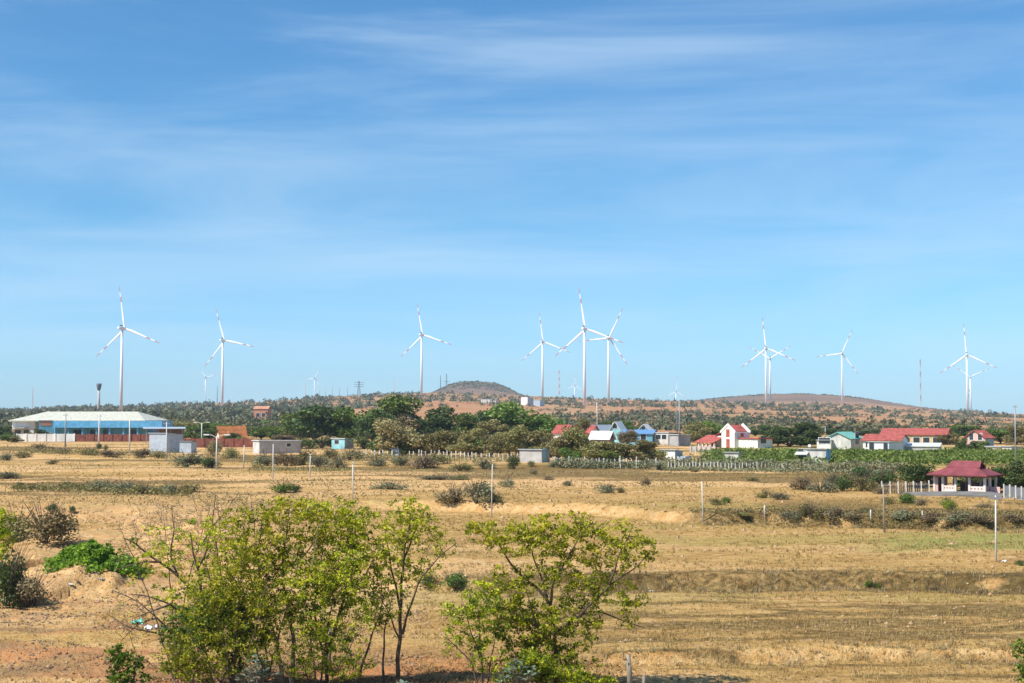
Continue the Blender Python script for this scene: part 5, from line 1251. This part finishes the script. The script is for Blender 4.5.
# ------------------------------------------------------------------ the trees nearest the viewer
def near_tree(name, label, cat, d, limbs, lobes, leaf_mat, n_att, leaves, leaf, seed, r0, bark='bark', spread=.14, parts=('trunk', 'crown'), fill=1.0, twig_r=.011):
    """limbs: lists of (px, py[, depth offset]) with a start radius in px; lobes: crown ellipses (px, py, rx, ry) in px; twigs grow from the limbs
    towards points spread through the lobes, leaves sit on the twig ends"""
    rng = np.random.default_rng(seed); s = d / F
    bx, by_ = limbs[0][1][0][:2]; bp = at(bx, by_, d); bp.z = gz(bp.x, d)
    t = MB(); nodes = []; nrad = []
    for li, (r_px, pl) in enumerate(limbs):
        pts = []
        for i, p in enumerate(pl):
            v = at(p[0], p[1], d + (p[2] if len(p) > 2 else 0)); pts.append(v)
        if li == 0 or abs(pl[0][1] - by_) < 14: pts[0].z = gz(pts[0].x, pts[0].y) - .15
        # smooth and roughen the hand-placed line
        out = []
        for a, b in zip(pts[:-1], pts[1:]):
            m_ = max(2, int((b - a).length / .16))
            for q in range(m_): out.append(a.lerp(b, q / m_))
        out.append(pts[-1]); m_ = len(out)
        for q in range(2): out = [out[0]] + [(out[i - 1] + out[i] * 2 + out[i + 1]) / 4 for i in range(1, m_ - 1)] + [out[-1]]
        ph = rng.random(3) * 6
        out = [Vector(v) + Vector((math.sin(i * .9 + ph[0]), math.sin(i * .7 + ph[1]), 0)) * .018 for i, v in enumerate(out)]
        r1 = r_px * s / 2; rad = [r1 * (1 - .78 * (i / (m_ - 1)) ** .9) for i in range(m_)]
        t.tube([v - bp for v in out], rad, 7, True)
        for i, v in enumerate(out):
            if i > m_ * .22 or li > 0: nodes.append(np.array(v)); nrad.append(rad[i])
    N = np.array(nodes); R = np.array(nrad)
    A = []; n_att = int(n_att * 1.9)
    wts = np.array([l[2] * l[3] * (l[4] if len(l) > 4 else 1) for l in lobes], float); wts /= wts.sum()
    for k in rng.choice(len(lobes), n_att, p=wts):
        l = lobes[k]; u = unit(rng.normal(size=3)); q = rng.random() ** .42
        dep = min(l[2], l[3] * 1.3) * s * .9
        A.append(np.array(at(l[0] + u[0] * l[2] * q, l[1] - u[2] * l[3] * q, d)) + np.array([0, u[1] * q * dep, 0]))
    A = np.array(A); A = A[np.argsort([np.min(np.sum((N - a) ** 2, 1)) for a in A])]
    LP = []; LR = []
    g = terrain(A[:, 0], A[:, 1])
    for ai, a in enumerate(A):
        if a[2] < g[ai] + .1: a[2] = g[ai] + .1 + rng.random() * .2
        dv = a - N; dist = np.sqrt((dv ** 2).sum(1)) + np.maximum(-dv[:, 2], 0) * .8
        j = int(np.argmin(dist)); p0 = N[j]; L = np.linalg.norm(a - p0)
        if L < .03: continue
        m_ = max(3, int(L / .22) + 2); c = p0 + (a - p0) * .5 + rng.normal(size=3) * L * .10 + np.array([0, 0, -.06 * L])
        tt = np.linspace(0, 1, m_)[:, None]; path = (1 - tt) ** 2 * p0 + 2 * tt * (1 - tt) * c + tt ** 2 * a
        path[1:-1] += rng.normal(size=(m_ - 2, 3)) * .018
        rs_ = min(R[j] * .75, twig_r * (1 + L * .55)); rad = np.linspace(rs_, max(.006, rs_ * .35), m_)
        t.tube([Vector(v) - bp for v in path], list(rad), 4, False)
        N = np.concatenate([N, path[1:]]); R = np.concatenate([R, rad[1:]])
        if leaves:
            bald = rng.random() > fill * .92
            nl = 0 if bald else int(rng.poisson(leaves * 1.75))
            if nl:
                q = rng.random(nl) ** .5; ix = np.clip((q * (m_ - 1)).astype(int), 0, m_ - 1)
                LP.append(path[ix] * .35 + a * .65 + rng.normal(size=(nl, 3)) * np.array([spread, spread, spread * .6]) * .55)
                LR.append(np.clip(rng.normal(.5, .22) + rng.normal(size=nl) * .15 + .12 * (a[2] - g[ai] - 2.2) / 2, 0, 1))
    r = thing(name, label, cat, bp)
    t.build(parts[0], M[bark], r, True)
    if LP:
        P = np.concatenate(LP); rnd = np.concatenate(LR); n = len(P)
        up = np.tile(np.array([[0, 0, 1.0]]), (n, 1))
        V = leaf_quads(P - np.array(bp), leaf * rng.uniform(.45, 1.25, n), rng, .56, up, .35)
        o = bpy.data.objects.new(parts[1], quads_mesh(parts[1], V, M[leaf_mat], rnd)); COL.objects.link(o); o.parent = r
    return r
# tree on the right with open, wide spreading crown
near_tree('tree', 'open crowned tree with dark forked trunk and wide spreading branches, rightmost of the near trees', 'tree', 46.5,
    [(6.6, [(556, 690), (555.5, 655), (554.5, 628), (549, 603)]),
     (3.4, [(549, 604), (539, 589), (516, 572, .4), (499, 544, .6), (482, 532, .8), (468, 524, .8)]),
     (3.2, [(550, 605), (553, 583, -.3), (567, 558, -.5), (578, 541, -.6), (581, 520, -.7)]),
     (2.6, [(548, 598), (540, 575, .5), (533, 555, .7), (526, 530, .9), (522, 514, 1)]),
     (3.9, [(556, 632), (567, 624, -.2), (581, 614, -.3), (612, 583, -.5), (638, 566, -.4), (650, 552, -.3)]),
     (2.4, [(610, 584, -.5), (618, 558, -.9), (632, 527, -1.0)]),
     (2.8, [(581, 614, -.3), (600, 611, .5), (621, 620, .8), (645, 628, 1)]),
     (2.8, [(555, 648), (540, 630, -.4), (524, 616, -.6), (511, 611, -.7), (488, 602, -.8)]),
     (2.4, [(539, 629, -.4), (530, 606, -.9), (526, 588, -1.1)])],
    [(480, 530, 20, 14, 1.0), (508, 540, 24, 20, .9), (545, 536, 32, 24, 1.2), (580, 530, 26, 24, 1.0), (618, 545, 32, 26, .8), (640, 552, 20, 18, .7), (560, 570, 40, 22, .7), (600, 590, 38, 22, .7), (630, 605, 22, 26, .5), (505, 590, 32, 26, 1.0), (525, 622, 38, 28, 1.3), (570, 625, 34, 28, 1.0), (535, 658, 38, 24, 1.3), (575, 660, 26, 18, .7)],
    'leaf_young', 640, 9.5, .12, 11, 6.6, fill=1.05)
near_tree('shrub', 'thin stemmed yellow green shrub leaning beside the open crowned tree', 'bush', 45.5,
    [(3.2, [(484, 688), (482, 673), (480, 640), (478, 606)]), (2.6, [(484, 690), (470, 660), (452, 642), (440, 634)]), (2.2, [(484, 688), (492, 655, .4), (497, 625, .5)]), (2.0, [(481, 660), (470, 628, -.4), (462, 600, -.4)])],
    [(478, 600, 22, 22, 1.1), (460, 615, 26, 24, 1.0), (490, 630, 24, 26, 1.0), (455, 640, 18, 16, .6), (480, 655, 26, 18, .6)], 'leaf_young', 150, 10, .11, 12, 3.2, 'bark', fill=.8)
# slender tree in the middle
near_tree('tree', 'slender upright tree with a straight dark trunk between the thicket and the open crowned tree', 'tree', 47,
    [(5.2, [(397, 690), (398, 660), (400, 636), (401, 591), (404, 554), (411, 515)]), (3.0, [(402, 634), (412, 600, -.3), (422, 576, -.4), (440, 556, -.4), (456, 543, -.5)]), (2.8, [(401, 610), (394, 580, .4), (388, 550, .5), (384, 520, .5)]), (2.6, [(403, 560), (414, 535, .3), (424, 512, .4)]),
     (3.2, [(384, 690, .5), (383, 655, .4), (386, 620, .2), (392, 600, .2)]), (2.2, [(400, 640), (388, 612, -.6), (378, 590, -.8)])],
    [(408, 512, 24, 16, 1.2), (396, 535, 26, 20, 1.1), (420, 530, 24, 18, .9), (440, 545, 18, 14, .6), (412, 562, 30, 20, .8), (392, 580, 26, 22, .8), (428, 575, 18, 16, .4), (388, 612, 26, 22, .6)], 'leaf_young', 250, 7.5, .11, 13, 5.2, fill=.8)
# the thicket
near_tree('tree', 'leafy yellow green tree with two pale crossing trunks at the heart of the thicket', 'tree', 46.5,
    [(4.8, [(283, 690), (281, 665), (277, 645), (270, 620), (262, 590), (258, 555), (262, 520)]), (5.2, [(290, 690), (294, 655), (293, 635), (287, 605), (282, 570), (286, 535), (290, 505)]), (3.0, [(276, 640), (262, 622, -.4), (246, 600, -.6), (236, 570, -.7)]), (2.8, [(290, 620), (304, 592, -.5), (314, 560, -.7), (318, 525, -.7)]), (2.4, [(264, 590), (244, 560, .6), (234, 525, .7)])],
    [(250, 520, 34, 18, 1.0), (290, 512, 34, 18, 1.2), (320, 530, 30, 24, 1.1), (270, 548, 40, 24, 1.2), (236, 552, 30, 26, 1.0), (300, 570, 40, 24, 1.1), (248, 592, 40, 24, 1.1), (285, 610, 36, 20, .9), (225, 585, 26, 26, .8)], 'leaf_young', 470, 9.5, .115, 14, 5.0, 'bark_pale', fill=.92)
near_tree('tree', 'leafy tree with forked brown trunk at the right half of the thicket', 'tree', 47.2,
    [(4.6, [(328, 690), (325, 661), (331, 640), (338, 620), (346, 590), (352, 555), (356, 520)]), (3.2, [(328, 668), (320, 640, .3), (314, 610, .5), (318, 575, .6), (326, 530, .6)]), (2.8, [(340, 614), (356, 590, -.5), (370, 566, -.6), (382, 545, -.6)]), (3.6, [(356, 690, -.6), (362, 665, -.6), (372, 636, -.5), (379, 615, -.5), (386, 590, -.4)])],
    [(330, 512, 34, 16, 1.1), (358, 525, 28, 22, 1.1), (340, 550, 36, 24, 1.1), (372, 558, 26, 22, .8), (350, 585, 36, 24, 1.0), (322, 595, 30, 22, .9), (366, 610, 26, 20, .6), (330, 635, 36, 18, .7)], 'leaf_young', 380, 9.5, .115, 15, 4.8, fill=.9)
near_tree('tree', 'low spreading tree leaning left with half bare crooked branches at the left of the thicket', 'tree', 48,
    [(6.0, [(236, 690), (224, 660), (210, 636), (205, 607), (192, 588), (178, 576), (160, 562), (145, 552), (132, 541), (124, 538)]), (4.2, [(205, 607), (200, 585, -.4), (198, 566, -.5), (192, 550, -.6), (190, 532, -.6)]), (3.0, [(198, 568, -.5), (206, 552, -.8), (210, 535, -.9)]), (3.6, [(212, 640), (190, 622, -.6), (170, 604, -1.0), (150, 596, -1.2), (128, 594, -1.3)]), (2.6, [(170, 604, -1), (150, 612, -1.2), (134, 618, -1.3)]), (2.6, [(178, 576), (170, 558, .4), (174, 530, .6), (172, 505, .7)]), (2.4, [(160, 562), (140, 562, .5), (116, 570, .6)]), (3.2, [(220, 650), (226, 610, .6), (220, 570, .8), (212, 520, .9), (216, 495, .9)])],
    [(165, 545, 36, 22, .5), (195, 540, 28, 22, .7), (215, 530, 24, 24, .7), (205, 575, 30, 22, .9), (180, 600, 26, 20, .8), (150, 570, 32, 20, .45), (190, 630, 34, 24, 1.2), (215, 610, 30, 26, 1.2)], 'leaf_young', 300, 8, .115, 16, 6.0, fill=.72)
near_tree('bare_shrub', 'leafless grey twiggy shrub spreading at the left of the thicket', 'bush', 48.8,
    [(2.4, [(176, 640), (172, 600), (168, 560), (164, 520)]), (2.2, [(176, 640), (186, 590, .5), (200, 540, .7), (212, 500, .8)]), (2.2, [(176, 640), (150, 600, .3), (135, 560, .4), (118, 525, .4)]), (2.0, [(200, 545, .6), (226, 510, .8), (240, 492, .9)])],
    [(160, 520, 40, 26, 1.0), (205, 512, 40, 24, 1.0), (130, 545, 30, 26, .8), (240, 510, 24, 18, .6), (180, 545, 46, 28, .9)], 'leaf_dry', 420, 1.6, .07, 17, 2.4, 'twig', fill=.6, parts=('stems', 'foliage'), twig_r=.024)
near_tree('bare_shrub', 'spray of bare low branches reaching left over the dirt track', 'bush', 47.2,
    [(3.2, [(196, 668), (176, 640), (158, 618), (136, 600), (112, 590)]), (2.4, [(176, 640), (154, 632, -.4), (130, 628, -.6), (104, 612, -.6)]), (2.2, [(158, 618), (140, 622, .4), (120, 642, .5)]), (2.0, [(196, 668), (172, 655, -.6), (150, 652, -.8)])],
    [(135, 600, 30, 16, 1.0), (120, 620, 28, 18, .9), (150, 630, 28, 18, .9)], 'leaf_young', 140, 1.4, .08, 18, 3.2, 'twig', fill=.4, twig_r=.02, parts=('stems', 'foliage'))
near_tree('bush', 'dense dark green undergrowth bush at the foot of the thicket', 'bush', 46.8,
    [(3.0, [(215, 692), (208, 660), (200, 625)]), (3.0, [(215, 692), (236, 655, .4), (246, 620, .5)]), (2.6, [(215, 692), (186, 668, -.4), (174, 640, -.5)])],
    [(190, 632, 30, 28, 1.0), (225, 618, 34, 30, 1.0), (255, 628, 30, 26, .8), (235, 655, 30, 18, .6)], 'leaf_fresh', 330, 9, .115, 19, 3.0, parts=('stems', 'foliage'))
near_tree('shrub', 'many stemmed yellow green shrub filling the left lower part of the thicket', 'bush', 45.4,
    [(2.6, [(232, 694), (226, 650), (214, 600), (206, 560)]), (2.6, [(232, 694), (236, 640, .3), (240, 590, .4), (246, 540, .4)]), (2.2, [(232, 694), (206, 660, -.4), (186, 630, -.5)]), (2.2, [(232, 694), (250, 650, -.3), (262, 600, -.4), (272, 560, -.5)]), (2.0, [(232, 694), (200, 676, .3), (172, 664, .4)])],
    [(182, 655, 26, 24, 1.2), (205, 600, 30, 30, .8), (240, 570, 34, 30, .9), (262, 610, 34, 26, .9), (200, 668, 40, 14, 1.2), (228, 640, 34, 26, .7), (265, 650, 26, 22, .6)], 'leaf_young', 420, 9, .10, 25, 3.2, parts=('stems', 'foliage'), fill=.9)
near_tree('shrub', 'many stemmed yellow green shrub between the pale crossing trunks and the slender tree', 'bush', 45.8,
    [(2.4, [(318, 694), (312, 650), (304, 600), (300, 560)]), (2.4, [(318, 694), (326, 640, .3), (334, 590, .4), (340, 550, .4)]), (2.2, [(318, 694), (346, 655, -.4), (364, 620, -.5)]), (2.0, [(318, 694), (300, 660, .3), (288, 630, .4)])],
    [(305, 585, 34, 30, .9), (340, 575, 34, 30, .9), (318, 630, 36, 26, 1.0), (360, 620, 24, 24, .7), (300, 662, 26, 18, .9), (345, 662, 30, 18, 1.0)], 'leaf_young', 360, 9, .10, 26, 3.0, parts=('stems', 'foliage'), fill=.88)
near_tree('bare_shrub', 'tall grey leafless shrub whose twigs rise above the top of the thicket', 'bush', 49.5,
    [(2.4, [(268, 690), (264, 620), (258, 560), (252, 505)]), (2.2, [(268, 690), (288, 600, .5), (306, 540, .7), (318, 500, .8)]), (2.2, [(268, 690), (236, 600, .3), (222, 540, .4), (216, 500, .4)]), (2.0, [(300, 560, .6), (332, 520, .8), (348, 498, .9)])],
    [(225, 512, 34, 20, 1.0), (265, 503, 34, 14, 1.0), (310, 503, 36, 14, 1.0), (350, 512, 24, 16, .8)], 'leaf_dry', 260, 1.0, .07, 27, 2.4, 'twig', fill=.5, parts=('stems', 'foliage'), twig_r=.024)
near_tree('bush', 'low leafy yellow green bush under the open crowned tree', 'bush', 45.2,
    [(2.4, [(545, 694), (540, 675), (535, 655)]), (2.2, [(545, 694), (562, 678), (575, 668)])],
    [(530, 665, 26, 16, 1.0), (560, 676, 34, 12, 1.0), (590, 680, 24, 8, .8), (510, 676, 20, 12, .7)], 'leaf_young', 140, 12, .11, 21, 2.4, parts=('stems', 'foliage'))
near_tree('sapling', 'small bright green sapling standing alone on the bare soil at bottom left', 'plant', 43.8,
    [(2.0, [(126, 700), (124, 680), (121, 655)]), (1.6, [(126, 700), (133, 678, .2), (140, 655, .2)]), (1.2, [(130, 690), (138, 660, -.2), (127, 625, -.2), (124, 612, -.2)])],
    [(118, 656, 14, 12, 1.0), (132, 660, 12, 12, .8), (122, 678, 16, 12, 1.0), (146, 676, 8, 10, .4)], 'leaf_fresh', 60, 5, .15, 22, 2.0, parts=('stem', 'foliage'), spread=.16)
near_tree('sapling', 'leafy green sprig at the bottom right edge of the field', 'plant', 46,
    [(2.0, [(1030, 694), (1027, 670), (1024, 645)])], [(1024, 650, 10, 12, 1.0), (1024, 672, 9, 10, 1.0)], 'leaf_fresh', 36, 4.5, .14, 23, 2.0, parts=('stem', 'foliage'), spread=.16)
# broad leaved grey green plants
def broad_plant(px, top, d, wpx, label, seed, n=34):
    rng = np.random.default_rng(seed); x, y = X(px, d), d; z = gz(x, y); h = Z(top, d) - z; s = d / F
    r = thing('broad_leaf_plant', label, 'plant', (x, y, z)); t = MB(); V = []
    for i in range(n):
        a = rng.random() * 6.28; q = rng.random() ** .6 * wpx * s / 2; e = Vector((math.cos(a) * q, math.sin(a) * q, h * (1 - .55 * (q / (wpx * s / 2)) ** 2) * rng.uniform(.55, 1.0)))
        t.tube([(e.x * .15, e.y * .15, -.05), (e.x * .6, e.y * .6, e.z * .6), e], [.016, .012, .006], 4, False)
        for k in range(4):
            b = a + rng.normal() * 1.2; L = rng.uniform(.16, .26); dr = np.array([math.cos(b), math.sin(b), rng.uniform(-.1, .7)]); dr /= np.linalg.norm(dr)
            sd = np.cross(dr, [0, 0, 1]); sd = sd / np.linalg.norm(sd) * L * .30; p = np.array(e); V.append([p, p + dr * L * .5 + sd + [0, 0, .02], p + dr * L, p + dr * L * .5 - sd + [0, 0, .02]])
    t.build('stems', M['bark_pale'], r); V = np.array(V)
    o = bpy.data.objects.new('foliage', quads_mesh('foliage', V, M['leaf_blue'], rng.random(len(V)))); COL.objects.link(o); o.parent = r
broad_plant(260, 652, 44.6, 36, 'pale grey green broad leaved plant at the foot of the thicket', 51)
broad_plant(520, 656, 44.6, 46, 'grey green broad leaved plant left of the open crowned trunk', 52, 40)
broad_plant(405, 676, 44.2, 34, 'low pale broad leaved plant below the slender tree', 53, 22)
# left edge
bush_px(6, 606, 52, 58, 'leaf_dark', 'big dark leafy bush at the left edge above the dirt track')
bush_px(30, 607, 44, 34, 'leaf_brush', 'low dark brown bush right of the dark one at the left edge')
bush_px(44, 543, 62, 36, 'leaf_weeds', 'large pale dry twiggy bush on the eroded bank at left')
bush_px(18, 540, 46, 30, 'leaf_olive', 'olive bush left of the pale dry bush')
near_tree('tree', 'yellow green leafy branch tree cut by the left edge', 'tree', 60, [(4, [(-14, 600), (-12, 560), (-6, 530), (4, 512)])], [(0, 520, 14, 16, 1), (6, 545, 12, 16, .7), (-8, 535, 18, 20, 1)], 'leaf_young', 80, 10, .13, 24, 4)
# the green creeper over the spoil heap
rg = np.random.default_rng(61); n = 9000
mx, my = X(98, 73), 74.5
x = mx + rg.normal(size=n) * 1.5 + .15; y = my - .6 + rg.normal(size=n) * 1.4
kp = (((x - mx + .3) / 2.7) ** 2 + ((y - my + .4) / 3.0) ** 2) < .7 + .5 * vn(x / .7, y / .7, 62); x, y = x[kp], y[kp]
P = np.stack([x, y, terrain(x, y) + .05 + rg.random(len(x)) * .55 * vn(x / .55, y / .55, 63)], 1)
c0 = np.array([mx, my, gz(mx, my)])
V = leaf_quads(P - c0, rg.uniform(.12, .26, len(P)), rg, .8, np.tile([[0, -.3, 1.]], (len(P), 1)), .9)
rnd = np.clip(.5 * vn(x / .5, y / .5, 64) + .25 + rg.normal(size=len(x)) * .16, 0, 1)
o = bpy.data.objects.new('creeper', quads_mesh('creeper', V, M['leaf_vine'], rnd)); COL.objects.link(o); o.location = c0
tag(o, 'bright green creeper covering the sandy heap at left', 'creeper')
# litter
def litter(px, py, wpx, mat, label, seed):
    rng = np.random.default_rng(seed); x, y, z = ground(px, py); w = wpx * y / F; n = 9; V = []
    gx_, gy_ = np.meshgrid(np.linspace(-.5, .5, n), np.linspace(-.5, .5, n))
    hgt = np.abs(fbm(gx_ * 4 + seed, gy_ * 4, seed, 3) - .42) * w * .9
    edge = 1 - .35 * vn(np.arctan2(gy_, gx_) * 1.5, gx_ * 0, seed); P = np.stack([gx_ * w * edge, gy_ * w * .7 * edge, hgt + .01], -1).reshape(-1, 3)
    F_ = [(j * n + i, j * n + i + 1, (j + 1) * n + i + 1, (j + 1) * n + i) for j in range(n - 1) for i in range(n - 1)]
    m_ = MB().add(P, F_); o = m_.build('plastic_bag', M[mat], None, False, (x, y, z)); tag(o, label, 'litter')
litter(150, 629, 16, 'plastic_white', 'crumpled white plastic bag on the track', 71)
litter(164, 630, 9, 'plastic_blue', 'crumpled pale blue plastic bag right of the white one', 72)
litter(137, 624, 14, 'plastic_green', 'flattened green plastic sheet left of the white bag', 73)
litter(102, 581, 6, 'plastic_blue', 'small blue plastic scrap at the foot of the creeper', 74)
litter(71, 586, 5, 'plastic_white', 'small white plastic scrap left of the creeper', 75)
litter(652, 592, 5, 'plastic_white', 'small white scrap in the field right of the open crowned tree', 76)
litter(1004, 562, 6, 'plastic_white', 'small white scrap at the foot of the white concrete pole', 77)
